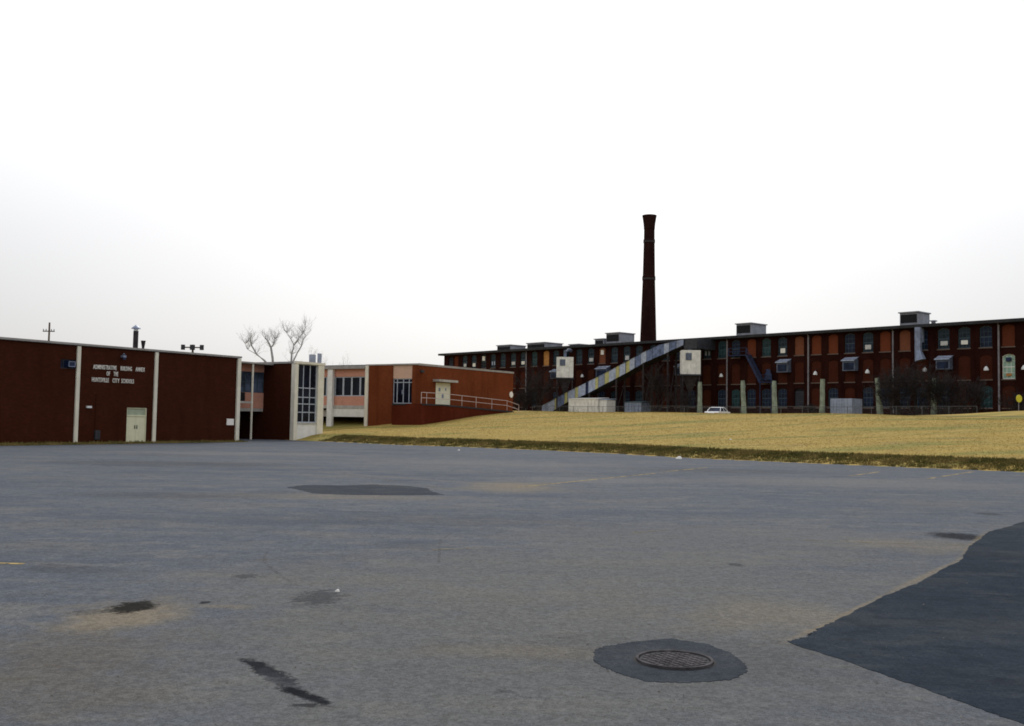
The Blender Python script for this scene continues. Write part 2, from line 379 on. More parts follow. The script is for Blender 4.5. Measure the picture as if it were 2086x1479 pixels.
stain(240, 1258, 110, 26, TAN, .75, .9); stain(270, 1239, 42, 12, (.012,.012,.011), .97, .5, True); stain(185, 1250, 40, 6, GR, .5, .7, True); stain(415, 1230, 10, 3, DK, .8, .5, True); stain(460, 1238, 60, 5, TAN, .4, .8)
stain(650, 1220, 44, 14, GR, .8, .5, True); stain(500, 1176, 28, 4, GR, .7, .5, True); stain(150, 1162, 110, 9, GR, .4, .6)
stain_line((600,958),(1120,996), 4, TAN, .7, .9, False); stain(1040, 992, 80, 9, TAN, .6, .9); stain(1200, 978, 160, 5, PALE, .5, .9); stain(720, 1012, 200, 5, TAN, .35, .9)
stain(350, 945, 250, 5, GR, .45, .7); stain(520, 925, 260, 3, PALE, .5, .8); stain(1000, 945, 240, 6, PALE, .4, .8); stain(1750, 985, 300, 8, PALE, .4, .9)
stain(1955, 1094, 50, 7, DK, .85, .5, True); stain(2015, 1048, 22, 2.5, GR, .8, .5, True); stain(1500, 1152, 14, 3, GR, .8, .5, True); stain(1450, 1340, 420, 40, GR, .25, .9)
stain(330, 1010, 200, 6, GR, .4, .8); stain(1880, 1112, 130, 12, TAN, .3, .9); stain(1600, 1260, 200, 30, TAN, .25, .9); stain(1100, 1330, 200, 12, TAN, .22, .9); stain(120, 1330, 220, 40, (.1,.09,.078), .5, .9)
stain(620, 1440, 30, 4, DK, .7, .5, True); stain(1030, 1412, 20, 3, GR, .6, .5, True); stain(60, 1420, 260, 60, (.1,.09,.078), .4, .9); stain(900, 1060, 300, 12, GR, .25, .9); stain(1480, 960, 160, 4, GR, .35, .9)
for a_, b_ in (((1610,1306),(1690,1272)),((1690,1270),(1800,1216)),((1800,1216),(1960,1140)),((1960,1138),(2012,1084))): stain_line(a_, b_, 9, TAN, .55, .9)
stain(1653, 1296, 10, 3, DK, .9, .4, True)
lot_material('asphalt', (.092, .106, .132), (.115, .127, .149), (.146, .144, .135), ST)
lot_material('asphalt_dark', (.018, .027, .041), (.027, .037, .051), (.044, .05, .058), (), .6)
lot_material('asphalt_mid', (.036, .044, .058), (.045, .053, .065), (.06, .064, .068), (), .7)
lot_material('road_surface', (.17, .175, .19), (.21, .21, .22), (.22, .21, .2))
lp = []
for i, (x, y) in enumerate(EDGE):
    lp.append((x, y))
    if i < len(EDGE)-1:
        x2, y2 = EDGE[i+1]; m = 14
        for k in range(1, m): lp.append((x+(x2-x)*k/m + R.uniform(-.16, .16), y+(y2-y)*k/m + R.uniform(-.16, .16)))
lp += [(p1[0]+ED[0]*t, p1[1]+ED[1]*t) for t in (20, 60, 110)] + [(100, -40), (-90, -40), (-90, 20)]
yv = lambda x: -1.0 + .11*max(x, -24.)
lp += [S.w(-60, yv(-60))] + [S.w(-60 + t*1.0, yv(-60+t) + R.uniform(-.2, .2)) for t in range(1, 60)] + [S.w(.35, -.2), S.w(.6, 8.), S.w(C[0]-.3, 8.), S.w(C[0]-.25, C[1]-.15)]
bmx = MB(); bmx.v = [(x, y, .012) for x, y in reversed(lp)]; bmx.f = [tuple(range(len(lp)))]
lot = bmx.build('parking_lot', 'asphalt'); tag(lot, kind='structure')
def sheet(name, pts, mat, z, parent=lot, jit=.0):
    P = []
    for i, q in enumerate(pts):
        r = pts[(i+1) % len(pts)]; m = 16 if jit else 1
        for k in range(m): P.append((q[0]+(r[0]-q[0])*k/m + (R.uniform(-jit, jit) if k else 0), q[1]+(r[1]-q[1])*k/m + (R.uniform(-jit, jit) if k else 0), z))
    mb = MB(); n = len(P); mb.v = P + [(x, y, z-.006) for x, y, _ in P]
    ar = sum(P[i][0]*P[(i+1) % n][1]-P[(i+1) % n][0]*P[i][1] for i in range(n))
    mb.f = [tuple(range(n)) if ar > 0 else tuple(range(n-1, -1, -1))] + [(i, i+n, (i+1) % n+n, (i+1) % n) for i in range(n)]
    return mb.build(name, mat, parent)
PT = [(1605,1310),(1650,1298),(1652,1292),(1700,1268),(1790,1222),(1870,1190),(1960,1141),(1972,1118),(2012,1086),(2090,1063),(2600,1010),(2700,1620),(2200,1517),(1990,1446),(1800,1377)]
sheet('asphalt_patch', [G(*p)[:2] for p in PT], 'asphalt_dark', .016, jit=.022)
PT = [(585,994),(620,989),(700,990),(760,988),(830,991),(870,996),(880,1003),(905,1009),(800,1010),(700,1009),(640,1006)]
sheet('asphalt_patch', [G(*p)[:2] for p in PT], 'asphalt_mid', .016, jit=.05)
PT = [(1212,1328),(1232,1320),(1290,1311),(1365,1304),(1440,1315),(1490,1335),(1518,1358),(1522,1372),(1490,1388),(1400,1395),(1320,1392),(1262,1376),(1228,1362),(1208,1348)]
sheet('asphalt_patch', [G(*p)[:2] for p in PT], 'asphalt_mid', .016, jit=.014)
# faded yellow bay lines and tar streaks
q = NT('worn_yellow'); pos = q.n('NewGeometry').outputs['Position']
f = q.rng(q.math('ADD', q.noise(1.2, 5., .7, pos), q.math('MULTIPLY', q.noise(18., 3., .7, pos), .6)), .64, .9)
tr = q.n('BsdfTransparent'); mx = q.n('MixShader'); q.fin((.36, .27, .10), .9, spec=.2)
q.l(f, mx.inputs[0]); q.l(tr.outputs[0], mx.inputs[1]); q.l(q.b.outputs[0], mx.inputs[2]); q.l(mx.outputs[0], q.t.nodes['Material Output'].inputs[0])
q = NT('faint_yellow'); pos = q.n('NewGeometry').outputs['Position']
f = q.rng(q.math('ADD', q.noise(1.2, 5., .7, pos), q.math('MULTIPLY', q.noise(18., 3., .7, pos), .6)), .72, .95, 0., .35)
tr = q.n('BsdfTransparent'); mx = q.n('MixShader'); q.fin((.30, .23, .10), .9, spec=.1)
q.l(f, mx.inputs[0]); q.l(tr.outputs[0], mx.inputs[1]); q.l(q.b.outputs[0], mx.inputs[2]); q.l(mx.outputs[0], q.t.nodes['Material Output'].inputs[0])
q = NT('tar_worn'); pos = q.n('NewGeometry').outputs['Position']; f = q.rng(q.noise(14., 4., .7, pos), .45, .65, .0, .42)
tr = q.n('BsdfTransparent'); mx = q.n('MixShader'); q.fin((.04, .042, .048), .8, spec=.3)
q.l(f, mx.inputs[0]); q.l(tr.outputs[0], mx.inputs[1]); q.l(q.b.outputs[0], mx.inputs[2]); q.l(mx.outputs[0], q.t.nodes['Material Output'].inputs[0])
def strip(name, pxs, w, mat, z=.0165):
    P = [Vector(G(*p)[:2]) for p in pxs]; l, r = [], []
    for i, p in enumerate(P):
        t = (P[min(i+1, len(P)-1)]-P[max(i-1, 0)]).normalized(); n = Vector((-t.y, t.x))*w/2
        l.append((p+n).to_tuple()+(z,)); r.append((p-n).to_tuple()+(z,))
    mb = MB(); mb.v = l+r; k = len(P); mb.f = [(i, k+i, k+i+1, i+1) for i in range(k-1)]
    return mb.build(name, mat, lot)
for pp in ([(1050,994),(1335,965)],[(1345,963),(1440,953)],[(1890,976),(1985,961)],[(1725,971),(1790,962)],[(-60,1148),(48,1151)],[(1285,1088),(1440,1074)],[(1560,1100),(1965,1113)],[(930,1000),(700,966)],[(440,1148),(560,1142)],[(240,925),(420,930)],[(880,1122),(1010,1116)]):
    strip('bay_line', pp, .11, 'worn_yellow' if G(*pp[0])[1] > 30 or pp[0][0] < 0 else 'faint_yellow')
strip('tar_streak', [(548,1120),(538,1135),(540,1148),(555,1163),(580,1180),(608,1196)], .05, 'tar_worn')
strip('tar_streak', [(897,1098),(895,1120),(894,1150)], .045, 'tar_worn')
strip('tar_streak', [(700,1212),(735,1225),(790,1245)], .03, 'tar_worn')
strip('tar_streak', [(1160,1398),(1230,1412),(1290,1420)], .03, 'tar_worn')
strip('tar_streak', [(1080,1310),(1150,1325),(1205,1338)], .025, 'tar_worn')
strip('tar_streak', [(905,1098),(925,1085),(935,1075)], .03, 'tar_worn')
strip('tar_streak', [(160,925),(230,955),(350,985)], .08, 'tar_worn')

rk = random.Random(21)
for px, py, ang, n_ in ((300,1300,.4,16),(820,1400,2.6,14),(1000,1150,.2,18),(1560,1220,2.9,16),(420,1080,.1,18),(1750,1060,3.,16),(1330,1440,.3,12),(100,1200,.2,12)):
    P_ = [Vector(G(px, py)[:2])]; a_ = ang
    for k in range(n_): a_ += rk.gauss(0, .35); P_.append(P_[-1] + Vector((math.cos(a_), math.sin(a_)))*rk.uniform(.12, .3))
    l, r_ = [], []
    for i, p in enumerate(P_):
        t = (P_[min(i+1, n_)]-P_[max(i-1, 0)]).normalized(); w_ = .006*math.sin(math.pi*(i+.3)/(n_+.6)); nn = Vector((-t.y, t.x))*w_; l.append((p+nn).to_tuple()+(.0165,)); r_.append((p-nn).to_tuple()+(.0165,))
    mb = MB(); mb.v = l+r_; k_ = len(P_); mb.f = [(i, k_+i, k_+i+1, i+1) for i in range(k_-1)]; mb.build('crack', 'tar_worn', lot)
# manhole
mc = Vector(G(1374, 1350)); mr_ = abs(G(1452, 1350)[0]-G(1297, 1350)[0])/2
mh = empty('manhole', (mc.x, mc.y, 0), .5, 'round cast iron manhole cover set in a dark asphalt patch', 'manhole')
def disc_ring(r0, r1, z0, z1, n=48):
    mb = MB()
    for k in range(n):
        a, b = 2*math.pi*k/n, 2*math.pi*(k+1)/n
        P = lambda r, t, z: (r*math.cos(t), r*math.sin(t), z)
        mb.quad(P(r0,a,z1), P(r1,a,z1), P(r1,b,z1), P(r0,b,z1)); mb.quad(P(r1,a,z0), P(r1,b,z0), P(r1,b,z1), P(r1,a,z1)); mb.quad(P(r0,b,z0), P(r0,a,z0), P(r0,a,z1), P(r0,b,z1))
    return mb
disc_ring(mr_*.93, mr_, -.02, .036).build('rim', 'iron_worn', mh); disc_ring(mr_, mr_*1.07, -.02, .0175).build('rim_shadow', 'void', mh)  # outer black ring is painted shade, the shadow below the raised rim
disc_ring(.0005, mr_*.9, -.02, .024).build('cover', 'iron', mh)
sm_ = MB(); stp = mr_*.9/5.2
for i in range(-6, 7):
    for j in range(-6, 7):
        x, y = i*stp, j*stp
        if math.hypot(x, y) < mr_*.8: sm_.box(x-stp*.37, x+stp*.37, y-stp*.37, y+stp*.37, .024, .030)
sm_.build('stud_pattern', 'iron_worn', mh)['kind'] = 'stuff'
# litter
def scrap(px, py, w, label, z=None):
    x, y, _ = G(px, py) ; z = hz(x, y)+.012
    if z > .05:
        for _ in range(30): x, y, _z = G(px, py, z); z = hz(x, y)+.012
    mb = MB(); n = 7; top = []
    for k in range(n):
        t = 2*math.pi*k/n; r = w*R.uniform(.6, 1.1); mb.v.append((r*math.cos(t), r*math.sin(t)*.7, 0)); top.append((r*.6*math.cos(t), r*.5*math.sin(t), w*R.uniform(.35, .7)))
    mb.v += top + [(0, 0, w*.75)]
    mb.f = [(k, (k+1) % n, n+(k+1) % n, n+k) for k in range(n)] + [(n+k, n+(k+1) % n, 2*n) for k in range(n)] + [tuple(range(n-1, -1, -1))]
    tag(mb.build('paper_scrap', 'paper', None, (x, y, z)), label, 'litter')
scrap(688, 1207, .035, 'crumpled white paper beside a dark scuff on the asphalt')
scrap(1383, 935, .2, 'largest crumpled white paper lying at the weedy asphalt edge')
scrap(1488, 926, .1, 'small white paper scrap caught in the bank weeds')
scrap(935, 918, .1, 'small white paper scrap at the foot of the grass')

# ------------------------------------------------------------------ school annex (tall dark brick box with lettering)
def pane_grid(parent, mp, s0, s1, z0, z1, t, cols, rows, fm, gm_, fw=.05, name='window', proud=.05):
    """window: frame bars as one mesh, every pane a child; cols/rows are the inner division coordinates"""
    mb = MB(); ss = [s0]+list(cols)+[s1]; zz = [z0]+list(rows)+[z1]
    def bx(a, b, c, d):
        P = [mp(x, y, z) for z in (c, d) for x, y in ((a, t-proud), (b, t-proud), (b, t+.04), (a, t+.04))]
        mb.add(P, [(3,2,1,0),(4,5,6,7),(0,1,5,4),(1,2,6,5),(2,3,7,6),(3,0,4,7)])
    for s_ in ss:
        a = max(s0, s_-fw/2); b = min(s1, s_+fw/2)
        if s_ == s0: b = s0+fw
        if s_ == s1: a = s1-fw
        bx(a, b, z0, z1)
    for z_ in zz:
        c = max(z0, z_-fw/2); d = min(z1, z_+fw/2)
        if z_ == z0: d = z0+fw
        if z_ == z1: c = z1-fw
        for a, b in zip(ss, ss[1:]): bx(a+(fw if a == s0 else fw/2), b-(fw if b == s1 else fw/2), c, d)
    o = mb.build(name, fm, parent)
    for a, b in zip(ss, ss[1:]):
        for c, d in zip(zz, zz[1:]):
            m2 = MB(); k = fw*.45; a2, b2, c2, d2 = a+k, b-k, c+k, d-k; w = R.uniform(-.006, .006)
            m2.quad(mp(a2, t+w, c2), mp(b2, t-w, c2), mp(b2, t-w+.004, d2), mp(a2, t+w+.004, d2)); m2.build('pane', gm_, o)
    return o
RZ = 6.30
an = empty('school_annex', (B0[0], B0[1], 0), S.ang, 'dark brown brick school annex with white raised lettering and cream double door', 'building')
dx0, dz1 = S.hx(259, 830); dx1, _ = S.hx(300, 830); dzt = S.hx(280, 847)[1]
wx0, wz1 = S.hx(124, 731); wx1, wz0 = S.hx(153.5, 752)
mb = MB(); mb.wall(PX, -60, -.15, -.1, RZ, 0, .3, [(dx0, dx1, -.1, dz1), (wx0, wx1, wz0, wz1)])
mb.wall(PY, .3, 25, -.1, RZ, -.15, -.45); mb.wall(PX, -60, -.15, -.1, RZ, 25, 25.3); mb.wall(PY, .3, 25, -.1, RZ, -60, -59.7)
mb.build('wall', 'brick_annex', an)
MB().box(-60.1, .1, -.12, 25.4, RZ, RZ+.13).build('roof', 'roof_grey', an)
MB().box(-60.12, .14, -.16, -.121, RZ+.02, RZ+.15).build('coping', 'coping', an)
for px, py in ((156.5, 800), (315.5, 800)):
    x = S.hx(px, py)[0]; MB().box(x-.13, x+.13, -.1, .02, -.05, RZ-.03).build('pilaster', 'cream_paint', an)
MB().box(-.22, .1, -.14, .12, -.05, RZ-.03).build('pilaster', 'cream_paint', an)
for k in range(1, 6):
    x = S.hx(156.5, 800)[0]-6.6*k
    if x > -59: MB().box(x-.13, x+.13, -.1, .02, -.05, RZ-.03).build('pilaster', 'cream_paint', an)
# double door with transom
mb = MB(); fw = .07
mb.box(dx0, dx0+fw, .05, .2, 0, dz1); mb.box(dx1-fw, dx1, .05, .2, 0, dz1); mb.box(dx0+fw, dx1-fw, .05, .2, dz1-fw, dz1); mb.box(dx0+fw, dx1-fw, .05, .2, dzt-.04, dzt+.04)
fr = mb.build('door_frame', 'door_cream', an)
MB().box(dx0+fw, dx1-fw, .12, .16, dzt+.04, dz1-fw).build('transom_panel', 'transom_green', an)
xm = (dx0+dx1)/2
for s_ in (0, 1):
    a, b = (dx0+fw, xm-.008) if s_ == 0 else (xm+.008, dx1-fw)
    lf = MB().box(a, b, .1, .15, .03, dzt-.04).build('door_leaf', 'door_cream', an)
    hx_ = xm-.09 if s_ == 0 else xm+.09
    MB().box(hx_-.02, hx_+.02, .06, .1, .95, 1.2).build('handle', 'dark_metal', lf)
# window with an air conditioner
pane_grid(an, PX, wx0, wx1, wz0, wz1, .14, [(wx0+wx1)/2-.3], [], 'dark_metal', 'glass_navy', .05)
ac = MB().box(wx0+.42, wx1-.12, -.18, .12, wz0+.1, wz1-.1).build('air_conditioner', 'blue_steel', an)
mb = MB()
for a, b, c, d in ((wx0+.44, wx1-.14, wz1-.17, wz1-.13), (wx0+.44, wx1-.14, wz0+.13, wz0+.17), (wx0+.44, wx0+.48, wz0+.17, wz1-.17), (wx1-.18, wx1-.14, wz0+.17, wz1-.17)): mb.box(a, b, -.2, -.181, c, d)
mb.build('grille', 'galv', ac)
# floodlight, wall lamp, meter box, small notice
x, z = S.hx(248.5, 727); fl = MB().box(x-.12, x+.12, -.3, -.02, z-.05, z+.1).build('floodlight', 'galv', an)
MB().tube([(x, -.02, z+.12), (x, -.2, z+.22), (x, -.3, z+.16)], .03).build('bracket', 'galv', fl); MB().box(x-.16, x+.05, -.36, -.3, z-.2, z-.05).build('lens', 'blue_steel', fl)
x, z = S.hx(180, 829); MB().box(x-.17, x+.17, -.14, -.001, z-.07, z+.07).build('wall_lamp', 'lamp_white', an)
x, z = S.hx(196, 893); MB().box(x-.18, x+.18, -.16, -.001, .25, .85).build('meter_box', 'dark_metal', an)
x, z = S.hx(403/2.+.0, 833); MB().tube([(x-.25, -.03, .8), (x-.25, -.03, 3.2)], .025).build('conduit', 'brick_annex', an)
x0, z1 = S.hx(461.5, 853); x1, z0 = S.hx(475, 866); MB().box(x0, x1, -.06, -.001, z0, z1).build('notice', 'paper', an)
# raised lettering
def word(txt, x0, x1, z, h, parent, y=-.03):
    cu = bpy.data.curves.new('t', 'FONT'); cu.body = txt; cu.extrude = .02; cu.offset = .004; cu.resolution_u = 2; cu.space_character = 1.12
    o = bpy.data.objects.new('t', cu); col.objects.link(o); dg = bpy.context.evaluated_depsgraph_get(); dg.update()
    me = bpy.data.meshes.new_from_object(o.evaluated_get(dg)); bpy.data.objects.remove(o); bpy.data.curves.remove(cu)
    a = min(v.co.x for v in me.vertices); b = max(v.co.x for v in me.vertices); c = min(v.co.y for v in me.vertices); d = max(v.co.y for v in me.vertices)
    for v in me.vertices: v.co = (x0+(v.co.x-a)/(b-a)*(x1-x0), y-v.co.z, z+((v.co.y-c)/(d-c)-.5)*h)
    me.materials.clear(); me.materials.append(M['shade_white']); me.name = 'lettering'; inst('lettering', me, parent)
for txt, a, b, zy in (('ADMINISTRATIVE',188.8,236.3,(240,750)),('BUILDING',245,267.6,(240,750)),('ANNEX',275.5,294,(240,750)),('OF',216.7,223.5,(228,761.5)),('THE',231,240,(228,761.5)),('HUNTSVILLE',187.3,221.6,(228,775)),('CITY',229.4,243.1,(228,775)),('SCHOOLS',247.5,272.5,(228,775))):
    word(txt, S.hx(a, 760)[0], S.hx(b, 760)[0], S.hx(*zy)[1], .29, an)
# roof stacks
def stack(px, pyb, pyt, wpx, label, capped, y0=4.):
    x, zt = S.hx(px, pyt, y0); Yd = S.w(x, y0); dist = math.hypot(*Yd); r = wpx*dist/F/2
    e = empty('roof_vent', (*S.w(x, y0), RZ+.13), S.ang, label, 'vent'); h = zt-RZ-.13
    if capped:
        MB().tube([(0,0,-.02),(0,0,h*.78)], r, 12).build('pipe', 'rust_dark', e)
        MB().tube([(0,0,h*.78),(0,0,h*.86)], r*.9, 12).build('collar', 'lamp_white', e)
        MB().tube([(0,0,h*.86),(0,0,h*.91),(0,0,h)], [r*1.9, r*1.5, .03], 12).build('cap', 'galv', e)
    else:
        MB().tube([(0,0,-.02),(0,0,h*.45)], r*.7, 10).build('pipe', 'rust_dark', e); MB().tube([(0,0,h*.45),(0,0,h)], [r*.7, r*1.3], 10).build('cap', 'rust_dark', e)
stack(277.5, 707, 662, 9.5, 'tall dark flue pipe with pointed metal cap on annex roof', True)
stack(292, 708, 694, 7, 'short flared dark vent beside the tall capped flue', False)

# ------------------------------------------------------------------ glazed corner block with linking bridge
cx, cy = C; gl = empty('glazed_stair_block', (B0[0], B0[1], 0), S.ang, 'brick stair block with tall white framed window wall beside the annex', 'building')
GZ = 6.42; lx = S.hy(537, 800, cx)[0]          # brick side reaches back to the link wall at y = lx
x1 = S.hx(657, 800, cy)[0]; ga = S.hx(605, 800, cy)[0]; gb = S.hx(645.5, 800, cy)[0]
gz = [S.hx(622, v, cy)[1] for v in (857, 840, 823, 809.5, 790.5)]; gzt = S.hx(625, 742, cy)[1]; sill = S.hx(622, 861, cy)[1]
MB().wall(PY, cy+.3, 12, -.1, GZ, cx, cx+.3).build('wall', 'brick_annex', gl)
mb = MB(); mb.wall(PY, cy+.3, 12, -.1, GZ, x1, x1-.3); mb.wall(PX, cx, x1, -.1, GZ, 12, 12.3); mb.build('wall', 'brick_annex', gl)
MB().box(cx-.05, ga, cy-.12, cy+.3, -.1, GZ).build('column', 'cream_paint', gl); MB().box(gb, x1+.03, cy-.12, cy+.3, -.1, GZ).build('column', 'cream_paint', gl)
MB().box(ga, gb, cy-.02, cy+.2, -.1, sill-.12).build('spandrel_panel', 'white_paint', gl); MB().box(ga, gb, cy-.09, cy+.2, sill-.12, sill).build('sill', 'concrete', gl)
MB().box(ga, gb, cy-.05, cy+.25, gzt, GZ-.003).build('head_beam', 'cream_paint', gl)
pane_grid(gl, PX, ga, gb, sill, gzt, cy+.12, [ga+(gb-ga)/3, ga+(gb-ga)*2/3], gz[1:], 'mullion', 'glass_dark', .075)
MB().box(cx-.02, x1-.01, cy+.05, 12.2, GZ, GZ+.12).build('roof', 'roof_grey', gl); MB().box(cx-.1, x1+.08, cy-.17, cy+.04, GZ, GZ+.2).build('coping', 'cream_paint', gl); MB().box(cx-.09, cx-.021, cy+.041, 12.2, GZ, GZ+.16).build('coping', 'coping', gl)
# rooftop units
for px0, px1, pt, pb in ((633,642,722,735),(650,654,720,735)):
    a, zt = S.hx(px0, pt, cy+6); b, _ = S.hx(px1, pt, cy+6)
    MB().box(a, b, cy+5.9, cy+6.2, GZ+.1, zt).build('roof_unit', 'galv_light', gl)
# link bridge between annex and stair block
ln = empty('link_bridge', (B0[0], B0[1], 0), S.ang, 'windowed link bridge with pinkish brick bands over a dark passage', 'building')
lz0 = S.hx(520, 832, lx)[1]; la = S.hx(520, 800, lx)[1]; lb = S.hx(510, 757, lx)[1]; lt = 6.28
mb = MB(); mb.wall(PX, -.1, cx-.005, lz0, la, lx, lx+.25); mb.build('panel', 'panel_pink', ln)
MB().wall(PX, -.1, cx-.005, lb, lt, lx, lx+.25).build('panel', 'panel_pink', ln)
n = 6
for k in range(n):
    a = -.1 + (cx+.09)*k/n; b = -.1 + (cx+.09)*(k+1)/n-.01
    pane_grid(ln, PX, a, b, la, lb, lx+.08, [(a+b)/2], [la+(lb-la)*.5], 'sash_teal', 'glass_blue', .05)
MB().box(-.1, cx-.01, lx-.15, lx+4, lt, lt+.16).build('roof', 'coping', ln); MB().box(-.1, cx-.01, lx+.02, lx+4, lz0-.25, lz0-.002).build('floor_slab', 'concrete', ln)
MB().wall(PX, -.1, cx-.01, -.1, lz0-.26, lx+3.7, lx+4).build('wall', 'brick_annex', ln)
xp = S.hx(513, 820, lx-1.)[0]
MB().tube([(xp, lx-1., -.05), (xp, lx-1., lt+.02)], .09, 10).build('post', 'cream_paint', ln)
zb = S.hx(500, 819, lx-1.)[1]
MB().box(.1, xp-.09, lx-1.05, lx-.95, zb-.09, zb+.06).build('rail_beam', 'concrete', ln); MB().box(-.05, cx-.02, lx-1.15, lx-.151, lt+.021, lt+.15).build('canopy', 'coping', ln)
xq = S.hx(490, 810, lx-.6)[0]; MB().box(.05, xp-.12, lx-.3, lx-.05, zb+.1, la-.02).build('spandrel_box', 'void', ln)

# ------------------------------------------------------------------ school wing on the slope
ex, ey = E0; wg = empty('school_wing', (B0[0], B0[1], 0), S.ang, 'red brown brick school wing with ribbon windows and glass entrance on grassy slope', 'building')
WZ = 7.12; fx = S.hx(1045, 790, ey)[0]; xf = ex           # both brick faces share a plane, the entrance sits between them
ya = S.hy(799, 800, xf)[0]; yb = S.hy(747, 800, xf)[0]; yc = S.hy(678, 800, xf)[0]; yd = S.hy(668, 800, xf)[0]
dpx0, dpz1 = S.hx(888, 779, ey); dpx1, dpz0 = S.hx(917, 825, ey)
mb = MB(); mb.wall(PX, ex, fx, .4, WZ, ey, ey+.3, [(dpx0, dpx1, dpz0, dpz1)]); mb.wall(PY, ey+.3, 30, .4, WZ, fx, fx-.3); mb.build('wall', 'brick_wing', wg)
yj = S.hy(839, 790, ex)[0]
MB().wall(PY, ey+.3, yj, .4, WZ, ex, ex+.3).build('wall', 'brick_wing', wg)
mb = MB(); mb.wall(PY, ya, yb, .4, WZ, xf, xf+.3); mb.build('wall', 'brick_wing', wg)
# entrance: buff panel over glass doors, set back between the two brick faces
dz0 = S.hy(820, 822, ex)[1]; dzh = S.hy(820, 771, ex)[1]; y2 = S.hy(795, 790, ex)[0]
MB().wall(PY, yj, ya, dzh, WZ-.02, ex+.1, ex+.3).build('panel', 'panel_buff', wg)
ye0, ye1 = yj+.02, ya-.02
dh = S.hy(820, 779, ex)[1]
yy = [ye1-(ye1-ye0)*k for k in (.2, .52, .82)]
en = pane_grid(wg, PY, ye0, ye1, dz0, dzh, ex+.2, sorted(yy), [dh], 'mullion', 'glass_dark', .07, 'entrance', .06)
MB().box(ex+.06, ex+.12, yy[1]+.06, yy[1]+.1, dz0+.9, dz0+1.3).build('handle', 'galv_light', en)
MB().wall(PY, yj, ya, .4, dz0-.002, ex+.1, ex+.3).build('wall', 'brick_wing', wg)
# white service door under a canopy
fr = MB(); fr.box(dpx0, dpx0+.06, ey+.02, ey+.2, dpz0, dpz1).box(dpx1-.06, dpx1, ey+.02, ey+.2, dpz0, dpz1).box(dpx0+.06, dpx1-.06, ey+.02, ey+.2, dpz1-.06, dpz1); fr.build('door_frame', 'door_panel_white', wg)
lf = MB().box(dpx0+.06, dpx1-.06, ey+.06, ey+.12, dpz0+.02, dpz1-.06).build('door_leaf', 'door_panel_white', wg)
for px, py, s_ in ((896.5, 793.5, .17), (909, 793.5, .13), (903, 807, .18)):
    x, z = S.hx(px, py, ey); MB().box(x-s_, x+s_*.7, ey+.045, ey+.059, z-s_, z+s_).build('notice', 'galv', lf)
a, z = S.hx(882, 776, ey); b, _ = S.hx(921, 778, ey); MB().box(a, b, ey-.75, ey+.02, z-.06, z+.16).build('canopy', 'concrete', wg)
x, z = S.hx(1041, 804, ey); o = disc_ring(.0005, .34, 0, .05, 20).build('round_sign', 'paper', wg); o.rotation_euler = (math.pi/2, 0, 0); o.location = (x, ey-.005, z)
x, z = S.hx(857, 756, ey); MB().box(x-.1, x+.35, ey-.2, ey-.002, z-.12, z+.1).build('floodlight', 'dark_metal', wg)
# ribbon window bay
z_ = lambda py: S.hy(710, py, xf)[1]
bt, wt, wb, pb, s0_, s1_ = WZ-.3, z_(767), z_(807), z_(826), z_(832), z_(849)
ye = yd+8.
MB().wall(PY, yb, ye, wt, bt, xf+.25, xf+.5).build('panel', 'panel_pink', wg); MB().wall(PY, yb, ye, pb, wb, xf+.25, xf+.5).build('panel', 'panel_pink', wg)
MB().box(xf+.1, xf+.5, yb, ye, s0_, pb-.002).build('sill_beam', 'concrete', wg)
MB().box(xf+.15, xf+.6, yb+.01, yc, s1_, s0_-.002).build('fascia_slab', 'white_paint', wg); MB().box(xf+.6, xf+9, yb+.3, ye, s1_, s0_-.2).build('floor_slab', 'concrete', wg)
st = (yc-yb)/4.; k = 0; yy0 = yb+.02
while yy0 + st < ye:
    pane_grid(wg, PY, yy0, yy0+st-.01, wb, wt, xf+.36, [], [], 'mullion', 'glass_dark', .09); yy0 += st
MB().box(xf-.12, xf+.2, yb-.22, yb+.16, .5, WZ-.002).build('column', 'cream_paint', wg)
MB().box(xf-.12, xf+.2, yc, yd, .9, bt).build('column', 'white_paint', wg)
MB().box(xf-.2, xf+.55, yb+.2, ye, bt+.002, bt+.3).build('fascia', 'coping', wg)
mb = MB(); mb.wall(PY, yb+.3, ye, .0, s1_, xf+8.5, xf+8.8); mb.wall(PX, xf+.6, xf+8.5, 0., WZ, ye, ye+.3); mb.wall(PX, xf+.3, xf+8.4, 0, WZ, yb, yb+.25); mb.build('wall', 'brick_annex', wg)
MB().box(ex+.02, fx-.02, ey+.02, 30, WZ, WZ+.1).build('roof', 'roof_grey', wg)
MB().box(ex-.04, fx+.06, ey-.06, ey+.019, WZ-.06, WZ+.14).build('coping', 'coping', wg); MB().box(xf-.05, xf+.049, ya-.02, yb+.19, WZ-.003, WZ+.12).build('coping', 'coping', wg); MB().box(ex-.06, ex+.018, ey+.02, ya-.021, WZ-.02, WZ+.13).build('coping', 'coping', wg)

